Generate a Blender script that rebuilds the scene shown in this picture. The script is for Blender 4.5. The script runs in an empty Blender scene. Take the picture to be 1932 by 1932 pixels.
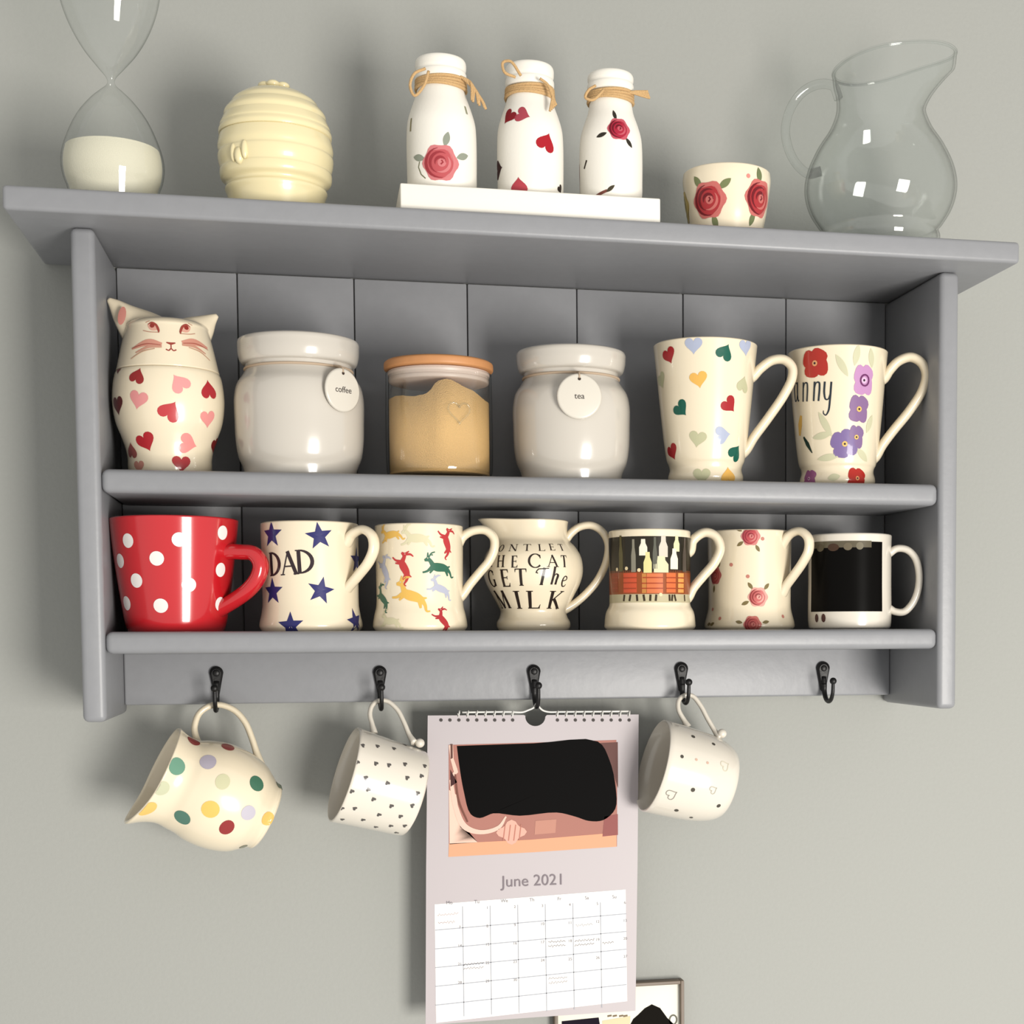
import bpy, bmesh, math, random
import numpy as np
from mathutils import Vector, Matrix
C = bpy.context.scene.collection
random.seed(4)
PI = math.pi

# ------------------------------------------------------------------ camera, world, lights, exposure
FOC, CX, CY = 2913.3, 1267.0, 1363.3           # focal length and principal point of the (cropped) photograph, 1932 frame
YAW, PITCH, ROLL = 0.22543, -0.05915, -0.0038
CAM = np.array([-0.19369, -1.46915, 0.07231])
def cam_axes():
    cy, sy = math.cos(YAW), math.sin(YAW)
    f = np.array([sy*math.cos(PITCH), cy*math.cos(PITCH), math.sin(PITCH)])
    r = np.array([cy, -sy, 0.0]); u = np.cross(r, f)
    c, s = math.cos(ROLL), math.sin(ROLL)
    return c*r+s*u, -s*r+c*u, f
RIGHT, UP, FWD = cam_axes()
cam = bpy.data.cameras.new('camera'); camo = bpy.data.objects.new('camera', cam); C.objects.link(camo)
m = Matrix.Identity(4)
for i in range(3):
    m[i][0], m[i][1], m[i][2], m[i][3] = RIGHT[i], UP[i], -FWD[i], CAM[i]
camo.matrix_world = m
cam.sensor_width = 36; cam.lens = FOC*36/1932
cam.shift_x = (966-CX)/1932; cam.shift_y = (CY-966)/1932
cam.clip_start = 0.05
bpy.context.scene.camera = camo

sc = bpy.context.scene
sc.view_settings.view_transform = 'Standard'; sc.view_settings.look = 'None'
sc.view_settings.gamma = 1; sc.view_settings.exposure = 0.62
sc.view_settings.use_curve_mapping = False
sc.cycles.use_denoising = True
w = bpy.data.worlds.new('room_light'); sc.world = w; w.use_nodes = True
w.node_tree.nodes['Background'].inputs[0].default_value = (1.0, 0.985, 0.95, 1)
w.node_tree.nodes['Background'].inputs[1].default_value = 0.48
def area(name, loc, target, sx, sy, power, col):
    l = bpy.data.lights.new(name, 'AREA'); l.shape = 'RECTANGLE'; l.size, l.size_y = sx, sy
    l.energy = power; l.color = col
    o = bpy.data.objects.new(name, l); C.objects.link(o); o.location = loc
    d = Vector(target)-Vector(loc); o.rotation_euler = d.to_track_quat('-Z', 'Y').to_euler()
    return o
# the window of the room: ahead of the wall, to the right of and below the shelf
area('window_light', (1.05, -2.75, -0.62), (0, 0, 0.15), 0.85, 1.1, 65, (1.0, 0.96, 0.90))

# ------------------------------------------------------------------ helpers
def ray(px, py):
    d = RIGHT*(px-CX)/FOC + UP*(CY-py)/FOC + FWD
    return d
def at(px, py, Y):                               # photograph pixel -> point on the vertical plane y = Y
    d = ray(px, py); return CAM + d*((Y-CAM[1])/d[1])
def at_z(px, py, Z):
    d = ray(px, py); return CAM + d*((Z-CAM[2])/d[2])
def project(P):
    P = np.asarray(P, float)-CAM
    x, y, z = P@RIGHT, P@UP, P@FWD
    return CX+FOC*x/z, CY-FOC*y/z
def scale_at(p): return float((np.asarray(p)-CAM)@FWD)/FOC    # metres per pixel

def srgb(c):
    o = []
    for v in c:
        v /= 255
        o.append(v/12.92 if v <= .04045 else ((v+.055)/1.055)**2.4)
    return (*o, 1)
MATS = {}
def mat(name, col, rough=.5, coat=0., bump=0., bscale=200., var=0., metal=0., trans=0., ior=1.5, sss=0.):
    if name in MATS: return MATS[name]
    mt = bpy.data.materials.new(name); mt.use_nodes = True; nt = mt.node_tree
    b = nt.nodes['Principled BSDF']; c = srgb(col)
    b.inputs['Base Color'].default_value = c; b.inputs['Roughness'].default_value = rough
    b.inputs['Coat Weight'].default_value = coat; b.inputs['Coat Roughness'].default_value = .06
    b.inputs['Metallic'].default_value = metal; b.inputs['Transmission Weight'].default_value = trans
    b.inputs['IOR'].default_value = ior
    if bump or var:
        tc = nt.nodes.new('ShaderNodeTexCoord'); n = nt.nodes.new('ShaderNodeTexNoise')
        n.inputs['Scale'].default_value = bscale; n.inputs['Detail'].default_value = 5
        nt.links.new(tc.outputs['Object'], n.inputs['Vector'])
        if bump:
            bp = nt.nodes.new('ShaderNodeBump'); bp.inputs['Strength'].default_value = bump; bp.inputs['Distance'].default_value = .001
            nt.links.new(n.outputs['Fac'], bp.inputs['Height']); nt.links.new(bp.outputs['Normal'], b.inputs['Normal'])
        if var:
            mx = nt.nodes.new('ShaderNodeMix'); mx.data_type = 'RGBA'
            mx.inputs[6].default_value = tuple(v*(1-var) for v in c[:3])+(1,); mx.inputs[7].default_value = tuple(min(1, v*(1+var)) for v in c[:3])+(1,)
            nt.links.new(n.outputs['Fac'], mx.inputs[0]); nt.links.new(mx.outputs[2], b.inputs['Base Color'])
    MATS[name] = mt; return mt
def ink(col, rough=.35):                          # flat print on glazed ware or paper
    col = tuple(round(v*.9) for v in col)
    mt = mat('print_%d_%d_%d_%d' % (*col, int(rough*100)), col, rough, coat=.3 if rough < .5 and sum(col) > 90 else 0)
    mt.node_tree.nodes['Principled BSDF'].inputs['Specular IOR Level'].default_value = .15 if sum(col) > 90 else .04
    return mt

def thing(name, label, cat, loc=(0, 0, 0), group=None, M=None):
    o = bpy.data.objects.new(name, None); o.empty_display_size = .02; C.objects.link(o)
    if M is not None: o.matrix_world = M
    else: o.location = loc
    o['label'] = label; o['category'] = cat
    if group: o['group'] = group
    return o
def obj(name, verts, faces, mats, parent=None, smooth=True, midx=None, label=None):
    me = bpy.data.meshes.new(name); me.from_pydata([tuple(map(float, v)) for v in verts], [], [tuple(map(int, f)) for f in faces])
    for mm in (mats if isinstance(mats, (list, tuple)) else [mats]): me.materials.append(mm)
    if midx is not None: me.polygons.foreach_set('material_index', midx)
    me.polygons.foreach_set('use_smooth', [smooth]*len(me.polygons)); me.update()
    o = bpy.data.objects.new(name, me); C.objects.link(o)
    if parent is not None: o.parent = parent
    if label: o['label'] = label
    return o
def fix_normals(o):
    bm = bmesh.new(); bm.from_mesh(o.data); bmesh.ops.recalc_face_normals(bm, faces=bm.faces); bm.to_mesh(o.data); bm.free()

def box(name, x0, x1, y0, y1, z0, z1, mt, parent=None, bev=.002, seg=3, edit=None, label=None):
    bm = bmesh.new(); bmesh.ops.create_cube(bm, size=1)
    for v in bm.verts:
        v.co = ((x0 if v.co.x < 0 else x1), (y0 if v.co.y < 0 else y1), (z0 if v.co.z < 0 else z1))
    if edit: edit(bm)
    if bev: bmesh.ops.bevel(bm, geom=list(bm.edges), offset=bev, segments=seg, profile=.5, affect='EDGES')
    me = bpy.data.meshes.new(name); bm.to_mesh(me); bm.free(); me.materials.append(mt)
    for p in me.polygons: p.use_smooth = True
    try: me.set_sharp_from_angle(angle=math.radians(40))
    except Exception: pass
    o = bpy.data.objects.new(name, me); C.objects.link(o)
    if parent is not None: o.parent = parent
    if label: o['label'] = label
    return o

def catmull(P, n=8):
    """Catmull-Rom through P; a repeated point is a corner."""
    P = [np.array(p, float) for p in P]; segs = [[P[0]]]
    for a in P[1:]:
        if np.linalg.norm(a-segs[-1][-1]) < 1e-9: segs.append([a])
        else: segs[-1].append(a)
    out = []
    for s in segs:
        if len(s) < 2: continue
        q = [2*s[0]-s[1]]+s+[2*s[-1]-s[-2]]
        for i in range(1, len(q)-2):
            p0, p1, p2, p3 = q[i-1:i+3]
            # tangents scaled to the span so uneven spacing does not overshoot
            d0, d1, d2 = (max(1e-9, np.linalg.norm(b-a))**.5 for a, b in ((p0, p1), (p1, p2), (p2, p3)))
            t1 = ((p1-p0)/d0-(p2-p0)/(d0+d1)+(p2-p1)/d1)*d1
            t2 = ((p2-p1)/d1-(p3-p1)/(d1+d2)+(p3-p2)/d2)*d1
            for k in range(n):
                t = k/n; a, b = t*t, t*t*t
                out.append((2*b-3*a+1)*p1+(b-2*a+t)*t1+(3*a-2*b)*p2+(b-a)*t2)
        out.append(s[-1])
    res = [out[0]]
    for p in out[1:]:
        if np.linalg.norm(p-res[-1]) > 1e-7: res.append(p)
    return np.array(res)

def revolve(name, path, mt, parent, seg=72, deform=None, label=None):
    """path: (r, z) polyline from the bottom centre round to the inside bottom centre."""
    vs, fs, rings = [], [], []
    th = np.arange(seg)*2*PI/seg
    for r, z in path:
        if r < 1e-6: rings.append([len(vs)]); vs.append((0, 0, z)); continue
        rr, zz = (np.full(seg, r), np.full(seg, z)) if deform is None else deform(np.full(seg, r), np.full(seg, z), th)
        rings.append(list(range(len(vs), len(vs)+seg)))
        vs += list(zip(rr*np.cos(th), rr*np.sin(th), zz))
    for a, b in zip(rings, rings[1:]):
        if len(a) == 1 and len(b) == 1: continue
        for i in range(seg):
            j = (i+1) % seg
            if len(a) == 1: fs.append((a[0], b[j], b[i]))
            elif len(b) == 1: fs.append((a[i], a[j], b[0]))
            else: fs.append((a[i], a[j], b[j], b[i]))
    o = obj(name, vs, fs, mt, parent, label=label); fix_normals(o); return o

def tube_data(P, rad, ring=12, flat=1., side=None, caps=True):
    """Sweep an ellipse along P (n x 3); rad scalar or list; flat stretches it along side."""
    P = np.asarray(P, float); n = len(P); R_ = np.broadcast_to(np.asarray(rad, float), (n,))
    T = np.gradient(P, axis=0); T /= np.linalg.norm(T, axis=1)[:, None]+1e-12
    vs, fs = [], []
    u = np.array(side, float) if side is not None else np.array([0, 0, 1.]) if abs(T[0][2]) < .9 else np.array([1., 0, 0])
    for i in range(n):
        u = (u if side is None else np.array(side, float)); u = u-T[i]*(u@T[i]); u /= np.linalg.norm(u)+1e-12
        v = np.cross(T[i], u)
        for k in range(ring):
            a = 2*PI*k/ring
            vs.append(P[i]+u*R_[i]*flat*math.cos(a)+v*R_[i]*math.sin(a))
    for i in range(n-1):
        for k in range(ring):
            j = (k+1) % ring
            fs.append((i*ring+k, i*ring+j, (i+1)*ring+j, (i+1)*ring+k))
    if caps:
        fs.append(tuple(range(ring-1, -1, -1))); fs.append(tuple((n-1)*ring+k for k in range(ring)))
    return vs, fs
def tubes(name, specs, mt, parent, label=None):
    V, F = [], []
    for s in specs:
        v, f = tube_data(**s); k = len(V); V += v; F += [tuple(i+k for i in q) for q in f]
    o = obj(name, V, F, mt, parent, label=label); fix_normals(o); return o

class Surf:
    """Outer skin of a turned body: radius as a function of height in the thing's own frame."""
    def __init__(s, M, r, z, deform=None):
        s.M = np.array(M); s.z = np.array(z); s.r = np.array(r); s.deform = deform; s.cache = None
    def local(s, z, th, off=0.):
        z = np.clip(np.asarray(z, float), s.z[0], s.z[-1]); th = np.asarray(th, float)
        r = np.interp(z, s.z, s.r)
        h = 2e-4; dr = (np.interp(z+h, s.z, s.r)-np.interp(z-h, s.z, s.r))/(2*h); dr = np.clip(dr, -2, 2)
        k = 1/np.sqrt(1+dr*dr)
        rr, zz = (r, z) if s.deform is None else s.deform(r, z, th)
        rr = rr+off*k; zz = zz-off*k*dr
        return np.stack([rr*np.cos(th), rr*np.sin(th), zz], -1)
    def world(s, z, th, off=0.):
        return s.local(z, th, off)@s.M[:3, :3].T+s.M[:3, 3]
    def pick(s, px, py):
        if s.cache is None:
            zs = np.linspace(s.z[0], s.z[-1], 160); ts = np.linspace(-PI, PI, 360, endpoint=False)
            Z, T = np.meshgrid(zs, ts, indexing='ij'); P = s.world(Z, T)
            N = s.world(Z, T, .001)-P; N /= np.linalg.norm(N, axis=-1)[..., None]
            V = CAM-P; vis = (N*V).sum(-1) > 0
            X, Y = project(P.reshape(-1, 3)); s.cache = (Z, T, X.reshape(Z.shape), Y.reshape(Z.shape), vis)
        Z, T, X, Y, vis = s.cache
        d = np.where(vis, np.hypot(X-px, Y-py), 1e9); i = np.unravel_index(d.argmin(), d.shape)
        return float(Z[i]), float(T[i])

class Print:
    """Flat coloured motifs laid on a surface (a Surf, or a plane given by Plane)."""
    def __init__(s, surf, unit, off=.00025): s.s = surf; s.u = unit; s.off = off; s.g = {}
    def _add(s, col, c, pts, faces, layer):
        z0, t0 = c; r0 = float(np.interp(z0, s.s.z, s.s.r)); q = np.asarray(pts, float)*s.u
        dr = float(np.interp(z0+.002, s.s.z, s.s.r)-np.interp(z0-.002, s.s.z, s.s.r))/.004
        P = s.s.local(z0+q[:, 1]/math.sqrt(1+min(4, dr*dr)), t0+q[:, 0]/max(r0, 1e-3), s.off*(1+.6*layer))
        V, F = s.g.setdefault(s.key, {}).setdefault(col, ([], [])); k = len(V); V += list(P); F += [tuple(i+k for i in f) for f in faces]
    def shape(s, px, py, pts, col, rot=0, layer=0, sx=1, sy=1, dx=0, dy=0):
        """star-convex outline about (0,0), units of the photograph's pixels"""
        pts = np.asarray(pts, float)*(sx, sy); a = math.radians(rot); s.key = (round(px, 1), round(py, 1))
        pts = pts@np.array([[math.cos(a), math.sin(a)], [-math.sin(a), math.cos(a)]])+(dx, dy); n = len(pts)
        c = np.array([[dx, dy]], float); rings = [c]+[c+(pts-c)*f for f in (.35, .7, 1.)]
        P = np.vstack(rings); F = []
        for i in range(n):
            j = (i+1) % n; F.append((0, 1+i, 1+j))
            for k in range(2): F.append((1+k*n+i, 1+(k+1)*n+i, 1+(k+1)*n+j, 1+k*n+j))
        s._add(col, s.s.pick(px, py), P, F, layer)
    def stroke(s, px, py, pts, wd, col, layer=0, smooth=False, rot=0, step=4.):
        s.key = (round(px, 1), round(py, 1)); P = np.asarray(pts, float); W = np.broadcast_to(np.asarray(wd, float), (len(P),))
        a = math.radians(rot); P = P@np.array([[math.cos(a), math.sin(a)], [-math.sin(a), math.cos(a)]])
        if smooth: Q = catmull(np.c_[P, W], 6); P, W = Q[:, :2], Q[:, 2]
        P2, W2 = [], []
        for i in range(len(P)-1):
            k = max(1, int(np.linalg.norm(P[i+1]-P[i])/step))
            for t in range(k): P2.append(P[i]+(P[i+1]-P[i])*t/k); W2.append(W[i]+(W[i+1]-W[i])*t/k)
        P2.append(P[-1]); W2.append(W[-1]); P = np.array(P2); W = np.array(W2)
        T = np.gradient(P, axis=0); T /= np.linalg.norm(T, axis=1)[:, None]+1e-9; N = np.c_[-T[:, 1], T[:, 0]]
        n = len(P); m = max(1, min(8, int(W.max()/4))); V = np.vstack([P+N*W[:, None]*(.5-j/m) for j in range(m+1)])
        s._add(col, s.s.pick(px, py), V, [(j*n+i, j*n+i+1, (j+1)*n+i+1, (j+1)*n+i) for j in range(m) for i in range(n-1)], layer)
    def done(s, name, parent, rough=.3, label=None, join=False):
        """every motif its own part; join=True keeps a composition (lettering, a picture) as one part"""
        gs = s.g
        if join:
            al = {}
            for d in gs.values():
                for col, (v, f) in d.items():
                    V, F = al.setdefault(col, ([], [])); k = len(V); V += v; F += [tuple(i+k for i in q) for q in f]
            gs = {0: al}
        for d in gs.values():
            V, F, mi, ms = [], [], [], []
            for col, (v, f) in d.items():
                k = len(V); V += v; F += [tuple(i+k for i in q) for q in f]; mi += [len(ms)]*len(f); ms.append(ink(col, rough))
            obj(name, V, F, ms, parent, midx=mi, label=label)
        s.g = {}
class PlaneS:
    """A vertical sheet: z is height, 'theta' runs along x (radius 1)."""
    def __init__(s, Y): s.Y = Y; s.z = np.array([-9., 9.]); s.r = np.array([1., 1.])
    def pick(s, px, py): p = at(px, py, s.Y); return float(p[2]), float(p[0])
    def local(s, z, th, off=0.):
        z, th = np.broadcast_arrays(np.asarray(z, float), np.asarray(th, float))
        return np.stack([th, np.full(th.shape, s.Y-off), z], -1)

def circle(r, n=20, ry=None): return [(r*math.cos(2*PI*i/n), (ry or r)*math.sin(2*PI*i/n)) for i in range(n)]
def heart(sz, n=28):                              # about sz high, point down
    o = []
    for i in range(n):
        t = 2*PI*i/n; o.append((16*math.sin(t)**3*sz/30, (13*math.cos(t)-5*math.cos(2*t)-2*math.cos(3*t)-math.cos(4*t)+2)*sz/30))
    return o
def star(R, r=.42): return [((R if i % 2 == 0 else R*r)*math.sin(PI*i/5), (R if i % 2 == 0 else R*r)*math.cos(PI*i/5)) for i in range(10)]
def dense(pts, k=3): return [tuple(np.array(a)+(np.array(b)-np.array(a))*t/k) for a, b in zip(pts, pts[1:]+pts[:1]) for t in range(k)]
def blob(R, n=24, amp=.12, lobes=5, ph=0): return [(R*(1+amp*math.cos(lobes*a+ph))*math.cos(a), R*(1+amp*math.cos(lobes*a+ph))*math.sin(a)) for a in [2*PI*i/n for i in range(n)]]
def leaf(l, wd, n=9):
    a = [(-l/2+l*i/n, wd/2*math.sin(PI*i/n)**.8) for i in range(n+1)]
    return a+[(x, -y) for x, y in a[-2:0:-1]]

# engraved serif capitals: strokes in a box one unit high
T_, t_, s_ = .16, .06, .05
def ser(x, y, wd=.3): return ([(x-wd/2, y), (x+wd/2, y)], s_)
def arc(cx, cy, rx, ry, a0, a1, wmax, wmin, n=14, peak=0):
    P, W = [], []
    for i in range(n+1):
        a = math.radians(a0+(a1-a0)*i/n); P.append((cx+rx*math.cos(a), cy+ry*math.sin(a))); W.append(wmin+(wmax-wmin)*abs(math.cos(a))**1.2)
    return (P, W)
GLYPH = {
 'D': [([(.14, 0), (.14, 1)], T_), ser(.14, .98), ser(.14, .02), arc(.14, .5, .58, .48, -90, 90, T_, t_)],
 'A': [([(.06, 0), (.38, 1)], t_), ([(.36, 1), (.72, 0)], T_), ([(.17, .36), (.58, .36)], t_), ser(.06, .02, .22), ser(.72, .02, .26)],
 'O': [arc(.4, .5, .36, .48, 0, 360, T_, t_, 26)],
 'C': [arc(.42, .5, .38, .48, 40, 320, T_, t_, 22), ([(.72, .68), (.72, .92)], [.09, .02])],
 'G': [arc(.42, .5, .38, .48, 45, 315, T_, t_, 22), ([(.72, .05), (.72, .42)], T_*.9), ser(.7, .42, .26), ([(.7, .7), (.72, .95)], [.07, .02])],
 'N': [([(.1, 0), (.1, 1)], t_), ([(.1, 1), (.68, 0)], T_), ([(.68, 0), (.68, 1)], t_), ser(.1, .02, .22), ser(.06, .98, .2), ser(.68, .98, .22)],
 'T': [([(.38, 0), (.38, 1)], T_), ([(.02, .97), (.74, .97)], t_), ser(.38, .02), ([(.04, .97), (.02, .78)], [.07, .02]), ([(.72, .97), (.74, .78)], [.07, .02])],
 'L': [([(.14, 0), (.14, 1)], T_), ser(.14, .98), ([(.02, .03), (.66, .03)], t_), ([(.6, .02), (.68, .24)], [.09, .02])],
 'E': [([(.14, 0), (.14, 1)], T_), ([(.02, .03), (.58, .03)], t_), ([(.02, .97), (.54, .97)], t_), ([(.14, .52), (.46, .52)], t_), ([(.53, .03), (.6, .22)], [.09, .02]), ([(.5, .97), (.55, .8)], [.08, .02]), ([(.46, .42), (.46, .62)], .04)],
 'H': [([(.14, 0), (.14, 1)], T_), ([(.68, 0), (.68, 1)], T_), ([(.14, .52), (.68, .52)], t_), ser(.14, .02), ser(.14, .98), ser(.68, .02), ser(.68, .98)],
 'M': [([(.06, 0), (.12, 1)], t_), ([(.1, 1), (.47, 0)], T_), ([(.47, 0), (.8, 1)], t_), ([(.78, 1), (.92, 0)], T_), ser(.06, .02, .2), ser(.92, .02, .26), ser(.08, .98, .16)],
 'I': [([(.14, 0), (.14, 1)], T_), ser(.14, .02), ser(.14, .98)],
 'K': [([(.14, 0), (.14, 1)], T_), ser(.14, .02), ser(.14, .98), ([(.16, .42), (.66, .98)], t_), ([(.28, .56), (.72, 0)], T_), ser(.7, .02, .26), ser(.64, .98, .22)],
 't': [([(.3, 0), (.5, 1)], T_), ([(-.02, .82), (.1, .93), (.8, .97)], t_), ser(.3, .02, .26), ([(-.02, .84), (-.06, .72), (.06, .68)], [.05, .1, .05])],
 'h': [([(.1, 0), (.28, 1.12)], T_*.9), ([(.16, .4), (.36, .66), (.5, .58), (.44, .3), (.4, 0)], [t_, t_, T_*.9, T_*.9, T_*.9])],
 'e': [([(.1, .36), (.42, .46), (.4, .62), (.24, .66), (.1, .5), (.06, .25), (.16, .04), (.36, .04), (.46, .16)], [t_, t_, .08, t_, .09, .11, .08, t_, .03])],
 'a': [([(.42, .9), (.24, .98), (.08, .75), (.06, .35), (.14, .03), (.28, .06), (.42, .4)], [t_, .06, .1, .11, .08, t_, t_]), ([(.46, 1), (.43, .3), (.5, .02), (.6, .08)], [.1, .1, .08, .03])],
 'n': [([(.1, 0), (.14, 1)], .1), ([(.12, .6), (.26, .95), (.42, .95), (.46, .7), (.42, 0)], [t_, .06, .09, .1, .1])],
 'y': [([(.1, 1), (.1, .4), (.2, .1), (.34, .1), (.46, .4)], [.1, .1, .08, t_, t_]), ([(.48, 1), (.46, .1), (.4, -.5), (.24, -.72), (.1, -.62), (.1, -.48)], [.1, .1, .09, t_, .06, .03])],
}
def letter(pr, ch, px, py, h, col, wscale=1., rot=0, layer=0, smooth=None):
    g = GLYPH[ch]; xs = [p[0] for st in g for p in st[0]]; mx = (min(xs)+max(xs))/2
    for st in g:
        sm = ch.islower() and len(st[0]) > 3
        wd = np.broadcast_to(np.asarray(st[1], float), (len(st[0]),))*h
        pr.stroke(px, py, [((x-mx)*h*wscale, (y-.5)*h) for x, y in st[0]], wd, col, layer, smooth=sm, rot=rot, step=2.5)

def text_mesh(body, size, ext=0.):
    cu = bpy.data.curves.new('text', 'FONT'); cu.body = body; cu.size = size; cu.align_x = 'CENTER'; cu.align_y = 'CENTER'; cu.extrude = ext
    o = bpy.data.objects.new('text', cu); C.objects.link(o); bpy.context.view_layer.update()
    me = bpy.data.meshes.new_from_object(o.evaluated_get(bpy.context.evaluated_depsgraph_get()))
    bpy.data.objects.remove(o); bpy.data.curves.remove(cu)
    V = [tuple(v.co) for v in me.vertices]; F = [tuple(p.vertices) for p in me.polygons]; bpy.data.meshes.remove(me); return V, F

# ------------------------------------------------------------------ materials
WALL = mat('wall_paint', (150, 151, 146), .75, bump=.25, bscale=260, var=.03)
PAINT = mat('grey_shelf_paint', (130, 131, 134), .42, bump=.25, bscale=90, var=.05)
CREAM = mat('cream_glaze', (220, 207, 181), .22, coat=.6)
WHITEG = mat('white_glaze', (210, 203, 190), .2, coat=.6)
GREYG = mat('pale_grey_glaze', (188, 182, 172), .2, coat=.7)
CHALK = mat('white_chalk_paint', (224, 220, 210), .6, bump=.1, bscale=300)
BLACK = mat('black_iron', (18, 17, 17), .45, metal=.3, bump=.2, bscale=400)
def thin_glass():
    mt = bpy.data.materials.new('clear_glass'); mt.use_nodes = True; nt = mt.node_tree; nt.nodes.clear()
    o = nt.nodes.new('ShaderNodeOutputMaterial'); mx = nt.nodes.new('ShaderNodeMixShader'); tr = nt.nodes.new('ShaderNodeBsdfTransparent')
    gl = nt.nodes.new('ShaderNodeBsdfGlossy'); gl.inputs['Roughness'].default_value = .02
    lw = nt.nodes.new('ShaderNodeLayerWeight'); lw.inputs['Blend'].default_value = .5
    pw = nt.nodes.new('ShaderNodeMath'); pw.operation = 'POWER'; pw.inputs[1].default_value = 4.0
    fr_ = nt.nodes.new('ShaderNodeMath'); fr_.operation = 'MULTIPLY_ADD'; fr_.inputs[1].default_value = .55; fr_.inputs[2].default_value = .05
    nt.links.new(lw.outputs['Facing'], pw.inputs[0]); nt.links.new(pw.outputs[0], fr_.inputs[0])
    ra = nt.nodes.new('ShaderNodeValToRGB'); ra.color_ramp.elements[0].color = (.97, .98, .975, 1); ra.color_ramp.elements[1].color = (.62, .64, .62, 1)
    ra.color_ramp.elements[0].position = .7; ra.color_ramp.elements[1].position = 1
    nt.links.new(lw.outputs['Facing'], ra.inputs[0]); nt.links.new(ra.outputs[0], tr.inputs[0])
    nt.links.new(fr_.outputs[0], mx.inputs[0]); nt.links.new(tr.outputs[0], mx.inputs[1]); nt.links.new(gl.outputs[0], mx.inputs[2]); nt.links.new(mx.outputs[0], o.inputs[0])
    return mt
GLASS = thin_glass()
TWINE = mat('jute_twine', (190, 155, 108), .9, bump=.8, bscale=900, var=.25)

# ------------------------------------------------------------------ wall and shelf
wallo = box('wall_back', -1.7, 1.7, 0, .1, -1.4, 1.4, WALL, bev=0); wallo['kind'] = 'structure'

H, TP = .38, .0186                                # half width over the side panels, panel thickness
HI = H-TP; D, DS = .1428, .1854                   # depth of the panels and of the top board
ZT, ZTT = .3961, .4149                            # underside and top of the top board
ZM, ZL = .2053, .0735                             # tops of the two shelf boards
shelf = thing('wall_shelf', 'grey painted wooden wall shelf with two boards, planked back and row of black hooks', 'shelf', (0, 0, 0))
def top_edit(bm):
    for v in bm.verts:
        if v.co.y > -.1 and 0: pass
box('top_board', -.4222, .4188, -DS, -.0005, ZT, ZTT, PAINT, shelf, bev=.0035, seg=4)
def side_edit(bm): pass
for sx in (-1, 1):
    x0, x1 = sorted((sx*HI, sx*H))
    box('side_panel', x0, x1, -D, -.0005, 0, ZT, PAINT, shelf, bev=.005, seg=4)
box('shelf_board', -HI, HI, -D+.001, -.006, ZM-.0195, ZM, PAINT, shelf, bev=.006, seg=4)
box('shelf_board', -HI, HI, -D+.001, -.006, ZL-.0182, ZL, PAINT, shelf, bev=.006, seg=4)
for i in range(7):
    a = -HI+2*HI*i/7; b = -HI+2*HI*(i+1)/7
    box('back_plank', a+.0004, b-.0004, -.0055-.0003*(i % 2), -.0007, .045, ZT-.0005, PAINT, shelf, bev=.0012, seg=2)
RAILY = -.0218
box('hook_rail', -HI, HI, RAILY, -.006, .0082, ZL-.0185, PAINT, shelf, bev=.002)

def hook(px, py_top, py_j):
    p = at(px, (py_top+py_j)/2-5, RAILY); s = scale_at(p); zt = at(px, py_top, RAILY)[2]; zj = at(px, py_j, RAILY-.014)[2]
    h = obj('hook', [], [], BLACK, shelf)
    # teardrop back plate
    hh = 58*s; ol = []
    for i in range(14): a = PI*i/13; ol.append((12.5*s*math.cos(a), 12.5*s*math.sin(a)-12.5*s))
    ol += [(-8*s, -hh*.62), (-5*s, -hh*.92), (0, -hh), (5*s, -hh*.92), (8*s, -hh*.62)]
    n = len(ol); V = [(p[0]+x, RAILY, zt+z) for x, z in ol]+[(p[0]+x, RAILY-.0025, zt+z) for x, z in ol]+[(p[0]+x*.7, RAILY-.0042, zt-hh*.45+(z+hh*.45)*.8) for x, z in ol]
    F = [tuple(range(n, 0, -1))[::-1] and tuple(range(n))]
    for k in (0, 1): F += [(k*n+i, k*n+(i+1) % n, (k+1)*n+(i+1) % n, (k+1)*n+i) for i in range(n)]
    F.append(tuple(2*n+i for i in range(n)))
    me = bpy.data.meshes.new('hook'); me.from_pydata(V, [], F); me.materials.append(BLACK); h.data = me; fix_normals(h)
    R_ = .0132; zc = zj+R_; y0 = RAILY-.004
    pts = [(p[0], RAILY-.003, zt-hh*.5), (p[0], y0-.001, zt-hh*.8), (p[0], y0-.001, zc+.004), (p[0], y0-.0012, zc)]
    pts += [(p[0], y0-.001-R_+R_*math.cos(a), zc-R_*math.sin(a)) for a in np.linspace(.2, PI, 9)]
    pts += [(p[0], y0-.001-2*R_-.0005, zc+.006)]
    P = catmull(pts, 4); tubes('prong', [dict(P=P, rad=np.linspace(.0029, .0017, len(P)), ring=10)], BLACK, h)
    bm = bmesh.new(); bmesh.ops.create_uvsphere(bm, u_segments=14, v_segments=10, radius=.0034)
    me = bpy.data.meshes.new('ball_tip'); bm.to_mesh(me); bm.free(); me.materials.append(BLACK)
    for q in me.polygons: q.use_smooth = True
    b = bpy.data.objects.new('ball_tip', me); C.objects.link(b); b.parent = h; b.location = (p[0], y0-.001-2*R_-.0005, zc+.007)
    bm = bmesh.new(); bmesh.ops.create_uvsphere(bm, u_segments=12, v_segments=8, radius=.0032)
    for v in bm.verts: v.co.y *= .4
    me = bpy.data.meshes.new('screw'); bm.to_mesh(me); bm.free(); me.materials.append(BLACK)
    for q in me.polygons: q.use_smooth = True
    b = bpy.data.objects.new('screw', me); C.objects.link(b); b.parent = h; b.location = (p[0], RAILY-.0042, zt-12.5*s)
    return (p[0], y0-.001-R_, zj)
HOOKS = [hook(409, 1257, 1340), hook(717, 1256, 1337), hook(1007, 1254, 1333), hook(1285, 1249, 1326), hook(1552, 1248, 1323)]

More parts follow.
